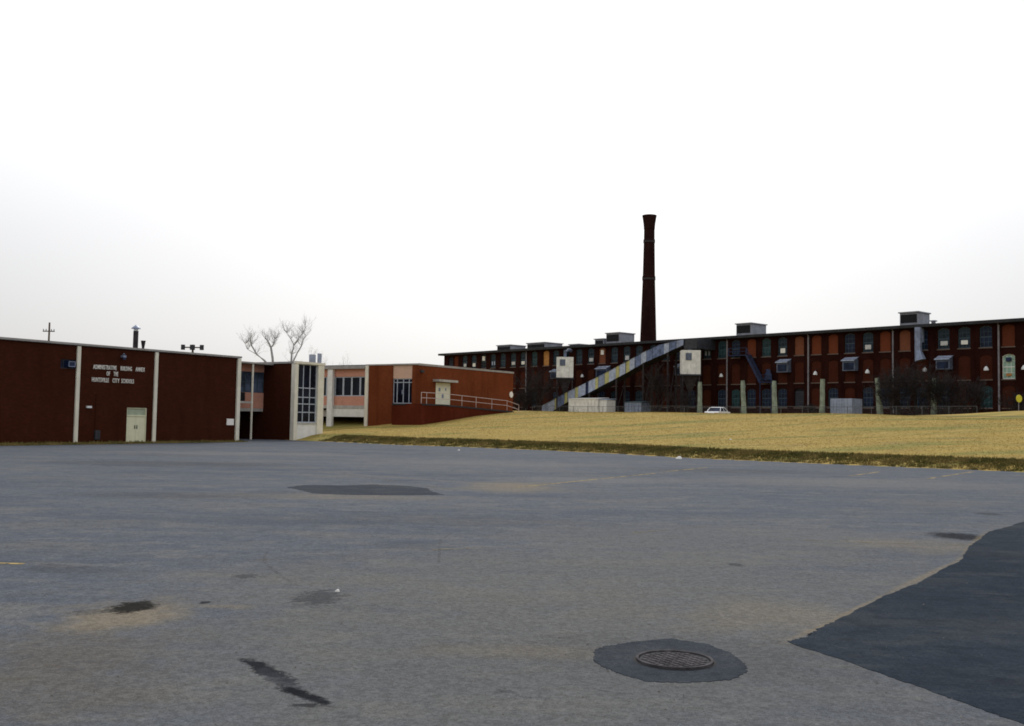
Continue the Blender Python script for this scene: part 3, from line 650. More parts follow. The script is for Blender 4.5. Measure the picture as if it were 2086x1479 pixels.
# ramp with railing
rp = empty('access_ramp', (B0[0], B0[1], 0), S.ang, 'brick walled access ramp with thin pipe railing climbing to the glass entrance', 'ramp')
rw = 1.8; yo = ey-rw; rx0 = ex-1.8; yl = S.hy(799, 840, rx0)[0]; deck = dpz0-.02
rx1 = S.hx(903, 826, yo)[0]; rx2 = S.hx(1046, 838, yo)[0]; zr2 = S.hx(1046, 838, yo)[1]
def rtop(x): return deck if x < rx1 else deck + (zr2-deck)*(x-rx1)/(rx2-rx1)
mb = MB(); xs = [rx0, rx1] + [rx1+(rx2-rx1)*k/6 for k in range(1, 7)]
for a, b in zip(xs, xs[1:]):
    for t in (yo, yo+.25):
        mb.quad((a,t,-.0),(b,t,-.0),(b,t,rtop(b)),(a,t,rtop(a)))
    mb.quad((a,yo,rtop(a)),(b,yo,rtop(b)),(b,yo+.25,rtop(b)),(a,yo+.25,rtop(a)))
mb.quad((rx2,yo,0),(rx2,yo+.25,0),(rx2,yo+.25,zr2),(rx2,yo,zr2))
mb.wall(PY, yo+.25, yl, 0, deck, rx0, rx0+.25); mb.wall(PX, rx0+.25, ex-.01, 0, deck, yl-.25, yl); mb.quad((rx0,yo,0),(rx0,yo,deck),(rx0,yo+.25,deck),(rx0,yo+.25,0))
mb.build('retaining_wall', 'brick_wing_base', rp)
mb = MB()
for a, b in zip(xs, xs[1:]):
    mb.quad((a,yo-.06,rtop(a)+.004),(b,yo-.06,rtop(b)+.004),(b,ey-.008,rtop(b)+.004),(a,ey-.008,rtop(a)+.004))
    mb.quad((a,yo-.06,rtop(a)-.14),(b,yo-.06,rtop(b)-.14),(b,yo-.06,rtop(b)+.004),(a,yo-.06,rtop(a)+.004))
mb.box(rx0-.05, ex-.006, ey-.008, yl+.05, deck-.14, deck+.004); mb.build('deck', 'roof_dark', rp)  # deck coloured dark so its edge paints the shadow line atop the wall
posts = [S.hx(p, 815, yo+.1)[0] for p in (836, 869, 941, 970, 1002, 1033)]; posts[0] = max(posts[0], rx0+.1)
for x in posts: MB().tube([(x, yo+.1, rtop(x)), (x, yo+.1, rtop(x)+1.06)], .03, 6).build('post', 'rail_paint', rp)
posts.append(rx2+1.2)
for h in (1.05, .55):
    pts = [(x, yo+.1, (rtop(x) if x <= rx2 else zr2-.35)+h) for x in posts[:1]+[rx1]+posts[2:]]
    MB().tube(pts, .028, 6).build('rail', 'rail_paint', rp)
MB().tube([(rx2+1.2, yo+.1, 2.6), (rx2+1.2, yo+.1, zr2-.35+1.05)], .03, 6).build('post', 'rail_paint', rp)

# ------------------------------------------------------------------ mill
d = ray(905, 722); k = 13/d[2]; g0 = (d[0]*k, d[1]*k); d = ray(2084, 651); k = 13/d[2]; g1 = (d[0]*k, d[1]*k)
ML = Frame(g0, (g1[0]-g0[0], g1[1]-g0[1]))
mill = empty('brick_mill', (g0[0], g0[1], 0), ML.ang, 'long dark red brick cotton mill with arched windows and bricked up openings', 'building')
UP = [(919,'L'),(930,'B'),(947.5,'S'),(966,'S'),(986,'V'),(1005,'D'),(1025,'W'),(1046,'S'),(1066,'S'),(1089,'G'),(1113,'O'),(1133,'W'),(1153,'U'),(1180,'W'),(1204,'S'),(1227,'BV'),(1252,'W'),(1277,'S'),(1302,'W'),(1331,'W'),(1357,'W'),(1383,'N'),(1409,'U'),(1440.5,'D'),(1471,'G'),(1499,'N'),(1531,'B'),(1561,'G'),(1594,'S'),(1628,'B'),(1663,'B'),(1697,'B'),(1731,'N'),(1768,'S'),(1803,'B'),(1843,'B'),(1878,'U'),(1922,'S'),(1964,'S'),(2008,'N'),(2054,'B')]
bx_ = [(ML.hx(p, 700)[0], t) for p, t in UP]
x = bx_[-1][0]
for t in ('N','S','B','N','N','B'): x += 2.68; bx_.append((x, t))
MLEN = x + 1.6; EAVE = 14.72
rows = [(11.85, 14.5), (7.95, 10.95), (4.5, 7.2)]; zb_ = [2.2, 7.55, 11.35, EAVE]
cells = [rows[2]+(zb_[0], zb_[1]), rows[1]+(zb_[1], zb_[2]), rows[0]+(zb_[2], zb_[3])]
mb = MB(); ops = []
bounds = [0.] + [(a[0]+b[0])/2 for a, b in zip(bx_, bx_[1:])] + [MLEN]
for i, (x, t) in enumerate(bx_):
    x0, x1 = bounds[i], bounds[i+1]; hw = min(.76, (x1-x0)/2-.25, x-x0-.2)
    for r, (s_, h_, c0, c1) in enumerate(cells):
        a, b = x-hw, x+hw; rise = .26; sp_ = h_-rise; n = 6; dep = .26
        arc = [(a+(b-a)*k/n, sp_+rise*(1-(2*k/n-1)**2)) for k in range(n+1)]
        mb.quad((x0,0,c0),(a,0,c0),(a,0,c1),(x0,0,c1)); mb.quad((b,0,c0),(x1,0,c0),(x1,0,c1),(b,0,c1)); mb.quad((a,0,c0),(b,0,c0),(b,0,s_),(a,0,s_))
        for (u0, w0), (u1, w1) in zip(arc, arc[1:]): mb.quad((u0,0,w0),(u1,0,w1),(u1,0,c1),(u0,0,c1)); mb.quad((u0,0,w0),(u0,dep,w0),(u1,dep,w1),(u1,0,w1))
        mb.quad((a,0,s_),(a,dep,s_),(a,dep,sp_),(a,0,sp_)); mb.quad((b,0,s_),(b,0,sp_),(b,dep,sp_),(b,dep,s_)); mb.quad((a,0,s_),(b,0,s_),(b,dep,s_),(a,dep,s_))
        ops.append((i, r, a, b, s_, h_, rise, t))
mb.quad((0,0,2),(0,0,EAVE),(0,30,EAVE),(0,30,2)); mb.quad((MLEN,0,2),(MLEN,30,2),(MLEN,30,EAVE),(MLEN,0,EAVE)); mb.quad((0,30,2),(0,30,EAVE),(MLEN,30,EAVE),(MLEN,30,2))
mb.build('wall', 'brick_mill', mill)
mb = MB(); mb.box(-.8, MLEN+.7, -.95, 30.6, EAVE-.04, EAVE+.34); rf = mb.build('roof', 'roof_dark', mill)
mb = MB(); v = [(-.6,-.5,EAVE+.34),(MLEN+.6,-.5,EAVE+.34),(MLEN+.6,30.5,EAVE+.34),(-.6,30.5,EAVE+.34),(-.6,15,EAVE+.62),(MLEN+.6,15,EAVE+.62)]
mb.add(v, [(0,1,5,4),(2,3,4,5),(1,2,5),(3,0,4)]).build('roof_felt', 'roof_dark', rf)
# shared window meshes (unit built at its own size)
def arch_poly(hw, h, rise, n=6, in_=0.):
    return [(-hw+in_, in_), (hw-in_, in_)] + [(hw-in_-(2*(hw-in_))*k/n, h-in_-rise+rise*(1-(2*k/n-1)**2)) for k in range(n+1)]
CACHE = {}
def win_mesh(hw, h, rise, fm):
    key = ('w', round(hw, 2), h, fm)
    if key not in CACHE:
        o_, i_ = arch_poly(hw, h, rise), arch_poly(hw, h, rise, in_=.08); n = len(o_); mb = MB()
        for k in range(n):
            k2 = (k+1) % n; mb.quad((o_[k][0],0,o_[k][1]), (o_[k2][0],0,o_[k2][1]), (i_[k2][0],0,i_[k2][1]), (i_[k][0],0,i_[k][1])); mb.quad((i_[k][0],0,i_[k][1]), (i_[k2][0],0,i_[k2][1]), (i_[k2][0],.06,i_[k2][1]), (i_[k][0],.06,i_[k][1]))
        for z, w in ((h*.48, .05),): mb.box(-hw+.08, hw-.08, -.005, .05, z-w, z+w)
        for k in (-1/3, 1/3): mb.box(hw*k-.02, hw*k+.02, .005, .05, .08, h*.48-.05); mb.box(hw*k-.02, hw*k+.02, .005, .05, h*.48+.05, h-.14)
        for z in (h*.25, h*.72):
            for a, b in ((-hw+.08, -hw/3-.02), (-hw/3+.02, hw/3-.02), (hw/3+.02, hw-.08)): mb.box(a, b, .005, .05, z-.02, z+.02)
        CACHE[key] = mb.mesh('window', fm)
    return CACHE[key]
def fill_mesh(hw, h, rise, mat, name):
    key = ('f', round(hw, 2), h, mat)
    if key not in CACHE:
        P = arch_poly(hw, h, rise); mb = MB(); mb.v = [(x, 0, z) for x, z in P]; mb.f = [tuple(range(len(P)))]; CACHE[key] = mb.mesh(name, mat)
    return CACHE[key]
sill_m = {}
LOWER = {1697: 'N', 1499: 'G', 2008: 'G', 1252: 'W', 1922: 'N', 1843: 'N', 1302: 'W', 1628: 'X'}
for (i, r, a, b, s_, h_, rise, t) in ops:
    hw = (b-a)/2; x = (a+b)/2; h = h_-s_; pxv = UP[i][0] if i < len(UP) else 0
    kind = t
    if r == 1: kind = 'M' if pxv == 2054 else 'BD'
    if r == 0: kind = LOWER.get(pxv, 'BD' if R.random() < .6 else 'N')
    if kind in ('B', 'BV', 'BD'):
        o = inst('infill', fill_mesh(hw, h, rise, R.choice(('brick_infill', 'brick_infill_b', 'brick_infill_c')) if kind != 'BD' else 'brick_infill_dark', 'infill'), mill, (x, R.uniform(.09, .13) if kind != 'BD' else R.uniform(.05, .09), s_))
        if kind == 'BV': MB().box(-.33, .33, -.12, -.001, h*.55, h*.85).build('vent', 'shade_white', o)
    elif kind == 'O': inst('infill', fill_mesh(hw, h, rise, 'board_orange', 'infill'), mill, (x, .14, s_))
    elif kind in ('L', 'X'):
        o = inst('louvre', fill_mesh(hw, h, rise, 'void', 'louvre'), mill, (x, .22, s_)); mb = MB()
        for k in range(8): z = .15+k*(h-.5)/8; mb.add([(-hw+.03,-.12,z),(hw-.03,-.12,z),(hw-.03,-.02,z+.16),(-hw+.03,-.02,z+.16)], [(0,1,2,3)])
        mb.build('slat', 'dark_metal', o)
    else:
        gm_ = {'G': 'glass_teal', 'N': 'glass_navy', 'U': 'glass_navy', 'V': 'void', 'M': 'mint'}.get(kind, 'glass_mill')
        o = inst('window', win_mesh(hw, h, rise, 'sash_teal' if kind != 'M' else 'shade_white'), mill, (x, .15, s_))
        inst('pane', fill_mesh(hw, h, rise, gm_, 'pane'), o, (0, .035, 0))
        if kind == 'S': MB().box(-hw*R.uniform(.45, .62), hw*R.uniform(.5, .66), -.1, -.012, h*R.uniform(.14, .18), h*R.uniform(.36, .42)).build('window_air_conditioner', 'ac_grey' if R.random() < .6 else 'shade_white', o)
        if kind == 'D':
            for q_ in (-.3, .3): MB().box(q_-.16, q_+.16, -.04, -.012, h*.2, h*.45).build('blind', 'galv_light', o)
        if kind == 'V': MB().box(-.36, .36, -.2, -.012, h*.55, h*.86).build('vent', 'shade_white', o)
        if kind == 'M': MB().box(-.3, .3, -.2, -.012, h*.7, h*.86).build('air_conditioner', 'blue_steel', o); MB().box(-.3, .3, -.1, -.012, h*.12, h*.22).build('planter', 'board_orange', o)
        if kind == 'U': MB().tube([(0, -.25, h*.35), (0, -.25, h*1.02)], .32, 10).build('duct', 'blue_steel' if pxv != 1878 else 'galv', o)
    key = round(hw, 2)
    if key not in sill_m: sill_m[key] = MB().box(-hw-.08, hw+.08, -.09, .13, -.14, 0).mesh('sill', 'sill_stone')
    inst('sill', sill_m[key], mill, (x, 0, s_))
# downspouts
for px in (1482, 1647.5, 1820, 2035.5, 1066+7):
    x = ML.hx(px, 740)[0]; MB().tube([(x, -.12, 2.5), (x, -.12, EAVE-.25), (x, -.35, EAVE-.02)], .12, 6).build('downspout', 'pipe_grey', mill)
for px in (1820,):
    pass
# big vertical duct
x = ML.hx(1877, 700)[0]; zt = ML.hx(1877, 668)[1]; zb2 = ML.hx(1877, 735)[1]
MB().tube([(x, -.8, zt), (x, -.8, zb2+1.2), (x+.3, -.8, zb2)], [.45, .45, .7], 10).build('duct', 'galv', mill)
# hooded ventilators on the middle storey
def hood(px0, px1, py0, py1, y=-.9):
    a, zt = ML.hx(px0, py0, y); b, zb = ML.hx(px1, py1, y)
    o = MB().add([(a,y,zb),(b,y,zb),(b,y,zt-.3),(a,y,zt-.3),(a,-.002,zb),(b,-.002,zb),(b,-.002,zt),(a,-.002,zt)], [(0,1,2,3),(1,5,6,2),(4,0,3,7),(3,2,6,7),(1,0,4,5)]).build('ventilator_hood', 'hood_blue', mill)
    MB().box(a+.18, b-.12, y-.03, y-.002, zb+.12, zt-.75).build('louvre', 'glass_navy', o)
    MB().add([(a-.1,y-.25,zt-.42),(b+.1,y-.25,zt-.42),(b+.1,-.004,zt+.05),(a-.1,-.004,zt+.05),(a-.1,y-.25,zt-.52),(b+.1,y-.25,zt-.52)], [(0,1,2,3),(4,5,1,0)]).build('hood_top', 'galv_light', o)
for q_ in ((1582,1604,732,758),(1716,1741,728,755),(1121,1135,752,771),(1214,1236,746,768),(1375,1392,741,764),(1906,1934,725,752)): hood(*q_)
# wall lamps
for px, py in ((1469,764),(1661,759.5),(1767,756),(1884,752),(2009,750),(1186,765),(2086,748)):
    x, z = ML.hx(px, py, -.5); o = MB().tube([(x, -.5, z-.28), (x, -.5, z-.05), (x, -.5, z+.22)], [.3, .27, .1], 10).build('wall_lamp', 'lamp_white', mill)
    MB().tube([(x, -.5, z+.2), (x, -.3, z+.5), (x, -.01, z+.45)], .04, 5).build('bracket', 'dark_metal', o)
# roof monitors
def monitor(px0, px1, px2, pt, pb, mat='monitor_grey', y0=1.5, face='void'):
    a, zt = ML.hx(px0, pt, y0); b, _ = ML.hx(px1, pt, y0); zb = EAVE+.3
    # right end face reaches back so that its far edge shows at px2
    yb = y0
    for k in range(200):
        yb += .1
        if ML.hx(px2, pt, yb)[0] <= b: break
    yb = min(yb, y0+9)
    mo = MB().box(a, b, y0, yb, zb, zt).build('roof_monitor', mat, mill)
    MB().box(a+.12, b-.15, y0-.05, y0-.002, zb+(zt-zb)*.3, zt-.22).build('louvre', face, mo); MB().box(a-.15, b+.15, y0-.2, yb+.15, zt, zt+.14).build('roof', 'monitor_grey', mo)
monitor(1833,1870,1893,638.5,661); monitor(1500,1530,1560,661,684); monitor(1235,1262,1292,680,697)
monitor(1212,1230,1240,692,700,); monitor(1074,1110,1145,700.5,709); monitor(1013,1040,1070,705,712,'monitor_grey'); monitor(1160,1180,1196,703,708)
monitor(1897,1903,1906,655,660)

# chimney
cc = at(1320.5, 692, 192.); ct = at(1320.5, 440, 192.)
chy = empty('brick_chimney', (cc.x, cc.y, 3.), 0, 'tall tapering dark brick factory chimney with flared top behind the mill', 'chimney')
def wpx(n): return n*192./F/2
zz = lambda py: at(1320.5, py, 192.).z-3.
prof = [(0, wpx(40)), (zz(692), wpx(33)), (zz(572), wpx(25.5)), (zz(569), wpx(27)), (zz(564), wpx(27)), (zz(562), wpx(25)), (zz(496), wpx(22.5)), (zz(493), wpx(24)), (zz(489), wpx(24)), (zz(487), wpx(22)), (zz(468), wpx(21.8)), (zz(466), wpx(23)), (zz(463), wpx(23)), (zz(455), wpx(24.5)), (zz(446), wpx(27.5)), (zz(441), wpx(29))]
MB().tube([(0, 0, z) for z, _ in prof], [r for _, r in prof], 28, False).build('shaft', 'brick_chimney', chy)
disc_ring(wpx(20), wpx(29.6), zz(441)-.01, zz(439), 28).build('rim', 'brick_chimney', chy)
for p_, (z0, z1, w) in enumerate(((570.5, 567, 27.3), (494.5, 491, 24.3))): disc_ring(wpx(w-3), wpx(w), zz(z0), zz(z1), 28).build('band', 'rust_dark', chy)

# conveyor gallery
gy = -4.5; cv = empty('conveyor_gallery', (g0[0], g0[1], 0), ML.ang, 'sloping metal clad conveyor gallery with yellow strips rising up the mill front', 'conveyor')
tp = [(1100,828.5),(1153.8,800),(1235.7,759),(1314,716.5),(1345,702),(1395,690.5)]; bp = [(1100,852),(1157.4,819),(1199,801),(1259,769),(1318,736.5),(1363,716.5),(1395,702)]
def interp(P, x):
    for (a, b), (c, d) in zip(P, P[1:]):
        if a <= x <= c: return b+(d-b)*(x-a)/(c-a)
    return P[-1][1] if x > P[-1][0] else P[0][1]
SEG = [(1104,1117,'galv'),(1117,1130,'galv_light'),(1130,1136,'panel_yellow'),(1136,1150,'galv'),(1150,1156,'panel_yellow'),(1156.6,1172,'galv_light'),(1172,1178,'panel_yellow'),(1178,1194,'galv_light'),(1194,1199,'blue_steel'),(1199,1213,'galv_light'),(1213,1219,'panel_yellow'),(1219,1232,'galv'),(1232,1241,'panel_yellow'),(1241,1255,'galv_light'),(1255,1262,'panel_yellow'),(1262,1275,'galv_light'),(1275,1283,'panel_yellow'),(1283,1294,'galv_light'),(1294,1306,'galv'),(1306,1318,'galv_light'),(1318,1330,'galv'),(1330,1345,'galv'),(1345,1353,'galv'),(1353,1364,'galv_light'),(1364,1378,'galv'),(1378,1393,'galv')]
def cvp(px):
    a = ML.hx(px, interp(tp, px), gy); b = ML.hx(px, interp(bp, px), gy); return a[0], b[1], a[1]
for p_, q_, m_ in SEG:
    if m_ == 'galv' and R.random() < .55 or p_ > 1315 and R.random() < .45: m_ = 'galv_blue'
    xa, b0, t0 = cvp(p_); xb, b1_, t1 = cvp(q_); off = R.uniform(0, .06); j = R.uniform(-.05, .05)
    mb = MB(); n = max(2, int((xb-xa)/.35)); V = []
    for k in range(n+1):
        t = k/n; xx = xa+.015+(xb-xa-.03)*t; yy = gy-off-(.05 if k % 2 else 0.)
        V += [(xx, yy, b0+(b1_-b0)*t+j), (xx, yy, t0+(t1-t0)*t+j)]
    mb.add(V, [(2*k, 2*k+2, 2*k+3, 2*k+1) for k in range(n)]).build('panel', m_, cv)
mb = MB(); mr2 = MB(); pts = [cvp(p) for p in (1104,1157,1200,1236,1259,1314,1345,1393)]
for (x0, b0, t0), (x1_, b1_, t1) in zip(pts, pts[1:]):
    mb.quad((x0,gy,b0),(x1_,gy,b1_),(x1_,gy+2.2,b1_),(x0,gy+2.2,b0)); mb.quad((x0,gy+2.2,b0),(x1_,gy+2.2,b1_),(x1_,gy+2.2,t1),(x0,gy+2.2,t0)); mb.quad((x0,gy+.06,b0),(x0,gy+.06,t0-.02),(x1_,gy+.06,t1-.02),(x1_,gy+.06,b1_))
    mr2.quad((x0,gy-.15,t0+.03),(x1_,gy-.15,t1+.03),(x1_,gy+2.3,t1+.03),(x0,gy+2.3,t0+.03))
x0, b0, t0 = pts[-1]; mb.quad((x0,gy+.06,b0),(x0,gy+2.2,b0),(x0,gy+2.2,t0),(x0,gy+.06,t0))
mb.build('frame', 'rust_dark', cv); mr2.build('roof', 'galv', cv)
for p_ in (1200, 1255, 1310, 1360):
    x0, b0, _ = cvp(p_)
    for y_ in (gy+.1, gy+2.1): MB().tube([(x0, y_, 2.4), (x0, y_, b0+.05)], .14, 6).build('leg', 'rust_dark', cv)
    MB().bar((x0, gy+.1, 3.4), (x0, gy+2.1, b0-.6), .1, .1).build('brace', 'rust_dark', cv)
x0, b0, t0 = pts[-1]; MB().box(x0-.05, x0+2.4, gy+.1, -.01, b0-.6, EAVE-.12).build('head_house', 'dark_metal', cv)

# white dust collectors on legs
def collector(px0, px1, py0, py1, label):
    x_, _ = ML.hx(px0, py0, -6.); Yd = ML.w(x_, -6.)[1]; c = at(px0, (py0+py1)/2, Yd); zt = at(px0, py0, Yd).z; zb = at(px0, py1, Yd).z; w = (px1-px0)*Yd/F
    e = empty('dust_collector', (c.x, Yd, 0), -.06, label, 'dust collector', 'dust collectors at the mill'); h = zt-zb
    bo = MB().box(0, w, 0, 2.6, zb, zt).build('housing', 'white_streaked', e); mb = MB()
    for k in range(5): mb.box(w*k/4-.04 if k else 0, w*k/4+.04 if k < 4 else w, -.06, -.002, zb+.05, zt-.05)
    mb.build('rib', 'white_paint', bo)
    lo = MB().box(w*.2, w*.52, -.1, -.062, zt-h*.42, zt-h*.12).build('louvre', 'hood_blue', bo)
    MB().box(-.1, w+.1, -.1, 2.7, zb-.22, zb-.002).build('skirt', 'dark_metal', e)
    for x_ in (.15, w-.15):
        for y_ in (.15, 2.45): MB().tube([(x_, y_, 2.4), (x_, y_, zb-.2)], .13, 6).build('leg', 'rust_dark', e)
    MB().add([(.3,.3,zb-.22),(w-.3,.3,zb-.22),(w-.3,2.3,zb-.22),(.3,2.3,zb-.22),(w*.42,1.1,zb-2.6),(w*.58,1.1,zb-2.6),(w*.58,1.5,zb-2.6),(w*.42,1.5,zb-2.6)], [(0,4,5,1),(1,5,6,2),(2,6,7,3),(3,7,4,0)]).build('hopper', 'rust_dark', e)
    MB().tube([(w*.5, 1.3, zt-.02), (w*.5, 1.3, zt+1.0), (w*.5+.5, 2.6, zt+1.35), (w*.5+1., 4.2, zt+1.35)], .3, 8).build('duct', 'hood_blue', e)
plain('white_streaked', (.74, .73, .68), .6, .15, 1.2, streak=.75)
collector(1133.5, 1168, 727, 769, 'white metal dust collector box beside the conveyor foot'); collector(1389, 1427, 713, 762, 'stained white dust collector box beside the conveyor top')

# dark blue fire escape
fe = empty('fire_escape', (g0[0], g0[1], 0), ML.ang, 'dark blue steel fire stair zigzagging down the mill wall', 'fire escape')
xa, za = ML.hx(1484, 724, -1.3); xb, zb = ML.hx(1521, 724, -1.3); xc, zc = ML.hx(1549, 778, -1.3); xd, _ = ML.hx(1573, 778, -1.3)
MB().box(xa, xb, -1.4, -.02, za-.12, za).build('platform', 'blue_steel', fe); MB().box(xc, xd, -1.4, -.02, zc-.12, zc).build('platform', 'blue_steel', fe)
for y_ in (-1.35, -.4): MB().bar((xb, y_, za-.1), (xc, y_, zc-.1), .1, .35).build('stringer', 'blue_steel', fe)
mb = MB(); n = 16
for k in range(1, n): t = k/n; mb.box(xb+(xc-xb)*t-.12, xb+(xc-xb)*t+.12, -1.3, -.45, za+(zc-za)*t-.03, za+(zc-za)*t)
mb.build('tread', 'blue_steel', fe)
for h_ in (1., .5): MB().tube([(xa, -1.38, za+h_), (xb, -1.38, za+h_), (xc, -1.38, zc+h_), (xd, -1.38, zc+h_)], .04, 5).build('rail', 'blue_steel', fe)
for x_, z_0, z1_ in ((xa+.1, za, za+1.), (xb, za, za+1.), (xc, 2.4, zc+1.), (xd-.1, 2.4, zc+1.)): MB().tube([(x_, -1.38, z_0), (x_, -1.38, z1_)], .08, 5).build('post', 'blue_steel', fe)
x_, z_1 = ML.hx(1562, 752, -1.); MB().tube([(x_, -.7, z_1), (x_, -.7, z_1-1.6)], [.35, .75], 4).build('hood', 'blue_steel', fe)

# things standing in front of the mill
def boxlike(name, px0, px1, py, y0, dep, zb, label, cat, mat, ribs, lid=None):
    a, zt = ML.hx(px0, py, y0); b, _ = ML.hx(px1, py, y0); e = empty(name, (*ML.w(a, y0), zb), ML.ang, label, cat); w = b-a; h = zt-zb
    MB().box(0, w, 0, dep, 0, h).build('body', mat, e); mb = MB()
    n = ribs
    for k in range(n+1): mb.box(w*k/n-.05+(.05 if k == 0 else 0), w*k/n+.05-(.05 if k == n else 0), -.07, -.002, .1, h-.12)
    mb.build('rib', mat, e)
    if lid: MB().add([(-.08,-.12,h),(w+.08,-.12,h),(w+.08,dep+.1,h+.18),(-.08,dep+.1,h+.18),(-.08,-.12,h+.08),(w+.08,-.12,h+.08),(w+.08,dep+.1,h+.26),(-.08,dep+.1,h+.26)], [(3,2,1,0),(4,5,6,7),(0,1,5,4),(1,2,6,5),(2,3,7,6),(3,0,4,7)]).build('roof', lid, e)
boxlike('metal_shed', 1159, 1218, 813, -7.5, 2.4, 2.4, 'low white ribbed metal shed under the conveyor', 'shed', 'white_streaked', 9, 'white_paint')
boxlike('storage_tank_box', 1222, 1236, 815, -7.2, 2., 2.4, 'narrow white metal cabinet next to the low shed', 'cabinet', 'white_paint', 2, 'galv_light')
boxlike('dumpster', 1273, 1307, 820, -7., 2., 2.4, 'grey green steel dumpster at the mill wall', 'dumpster', 'galv', 5, 'sash_teal')
boxlike('cargo_container', 1692, 1736, 812, -7., 2.4, 2.4, 'pale blue grey steel container at the mill wall', 'container', 'galv_light', 8)
# pale posts
for k, (px, pt, lean) in enumerate(((1426,778,0.),(1513,775,-.3),(1577,776,-.15),(1676,772,.1),(1787,770,-.45),(1903,770,.05))):
    y0 = -9.5; x, zt = ML.hx(px, pt, y0); wx, wy = ML.w(x, y0); zg = hz(wx, wy)
    mb = MB(); n = 8; h = zt-zg; P = [(0, 0, -.15)] + [(lean*(t/n)**1.2*-1 if False else lean*(1-t/n)*-1., R.uniform(-.03, .03), h*t/n) for t in range(1, n+1)]
    P[0] = (-lean, 0, -.15)
    mb.tube(P, [.40 - .12*t/n + R.uniform(-.03, .03) for t in range(n+1)], 7)
    e = mb.build('stone_post', 'concrete_pale', None, (wx, wy, zg)); e.rotation_euler = (0, 0, ML.ang)
    tag(e, ('pale weathered post below the stained white dust collector', 'pale weathered post between the white car and the fire stair', 'pale weathered post at the foot of the blue fire stair', 'pale weathered post beside the pale blue grey container', 'most strongly leaning pale post beside the bare thicket', 'pale weathered post standing among the bare dark thickets')[k], 'post', 'pale posts before the mill')

# chain link fence
fy = -17.; fc = empty('chain_link_fence', (g0[0], g0[1], 0), ML.ang, 'low grey chain link fence along the top of the grass slope', 'fence')
fx0 = ML.hx(1085, 820, fy)[0]; fx1 = ML.hx(1990, 820, fy)[0]; n = int((fx1-fx0)/3.); FH = 1.75
def fz(x): return hz(*ML.w(x, fy))
for k in range(n+1):
    x = fx0+(fx1-fx0)*k/n; MB().tube([(x, fy, fz(x)-.2), (x, fy, fz(x)+FH)], .035, 5).build('post', 'fence_grey', fc)
    if k < n:
        x2 = fx0+(fx1-fx0)*(k+1)/n; MB().tube([(x, fy, fz(x)+FH-.03), (x2, fy, fz(x2)+FH-.03)], .025, 5).build('rail', 'fence_grey', fc)
mb = MB(); st = .22; x = fx0; wv = .006
while x < fx1-FH:
    z = fz(x)
    for sgn in (1, -1):
        a = (x if sgn > 0 else x+FH, fy+.01*sgn, z+.05); b = (x+FH if sgn > 0 else x, fy+.01*sgn, z+FH-.06)
        mb.add([(a[0]-wv, a[1], a[2]), (a[0]+wv, a[1], a[2]), (b[0]+wv, b[1], b[2]), (b[0]-wv, b[1], b[2])], [(0,1,2,3)])
    x += st
mb.build('wire_mesh', 'fence_grey', fc)['kind'] = 'stuff'

# parked car, only its roof shows over the crest
def car(px, Y, label, ang):
    c = at(px, 835, Y); zg = hz(c.x, Y); e = empty('parked_car', (c.x, Y, zg), ang, label, 'car')
    prof = [(-2.1,.35),(-2.15,.7),(-1.95,.88),(-.95,.95),(.95,.97),(1.9,.9),(2.12,.72),(2.1,.35)]
    mb = MB(); n = len(prof)
    for y_ in (-.85, .85): mb.v += [(x_, y_, z_) for x_, z_ in prof]
    mb.f = [tuple(range(n)), tuple(range(2*n-1, n-1, -1))] + [(k, n+k, n+(k+1) % n, (k+1) % n) for k in range(n)]
    mb.build('body', 'car_white', e)
    cab = [(-1.25,.93),(-.75,1.38),(.55,1.4),(1.25,.95)]; V = [(x_, s_*(.8 if z_ < 1 else .62), z_) for s_ in (-1, 1) for x_, z_ in cab]
    ca = MB().add(V, [(0,1,2,3),(7,6,5,4),(0,4,5,1),(2,6,7,3)]).build('cabin_glass', 'glass_navy', e)
    MB().add([(-.8,-.64,1.37),(.6,-.64,1.39),(.6,.64,1.39),(-.8,.64,1.37),(-.7,-.5,1.44),(.5,-.5,1.46),(.5,.5,1.46),(-.7,.5,1.44)], [(0,1,5,4),(1,2,6,5),(2,3,7,6),(3,0,4,7),(4,5,6,7)]).build('roof', 'car_white', ca)
    for x_, a_, b_ in ((-1.28,-.75,.02),(1.2,.55,.02),(0,0,0)):
        for s_ in (-1, 1): MB().bar((x_, s_*.81, .94), (a_ if x_ else 0, s_*.64, 1.38), .07, .07).build('pillar', 'car_white', ca)
    for x_ in (-1.3, 1.35):
        for s_ in (-.86, .86):
            w = MB().tube([(x_, s_-.09, .31), (x_, s_+.09, .31)], .31, 14).build('wheel', 'rubber', e); MB().tube([(x_, s_-.1, .31), (x_, s_+.1, .31)], .17, 10).build('rim', 'galv_light', w)
    for s_ in (-.6, .6): MB().box(2.08, 2.14, s_-.16, s_+.16, .6, .76).build('headlight', 'lamp_white', e); MB().box(-2.17, -2.1, s_-.18, s_+.18, .62, .76).build('tail_light', 'board_orange', e)
car(1462, 123., 'white parked car behind the grass crest before the mill', math.radians(58))
# yellow round sign
c = at(2075, 812, 97.); e = empty('warning_sign', (c.x, c.y, hz(c.x, c.y)), .35, 'round yellow sign on a thin post by the road', 'sign')
MB().tube([(0, 0, -.2), (0, 0, c.z-e.location.z+.25)], .035, 6).build('post', 'pipe_grey', e)
o = disc_ring(.0005, .36, 0, .03, 20).build('sign_plate', 'sign_yellow', e); o.rotation_euler = (math.pi/2, 0, 0); o.location = (0, -.04, c.z-e.location.z)

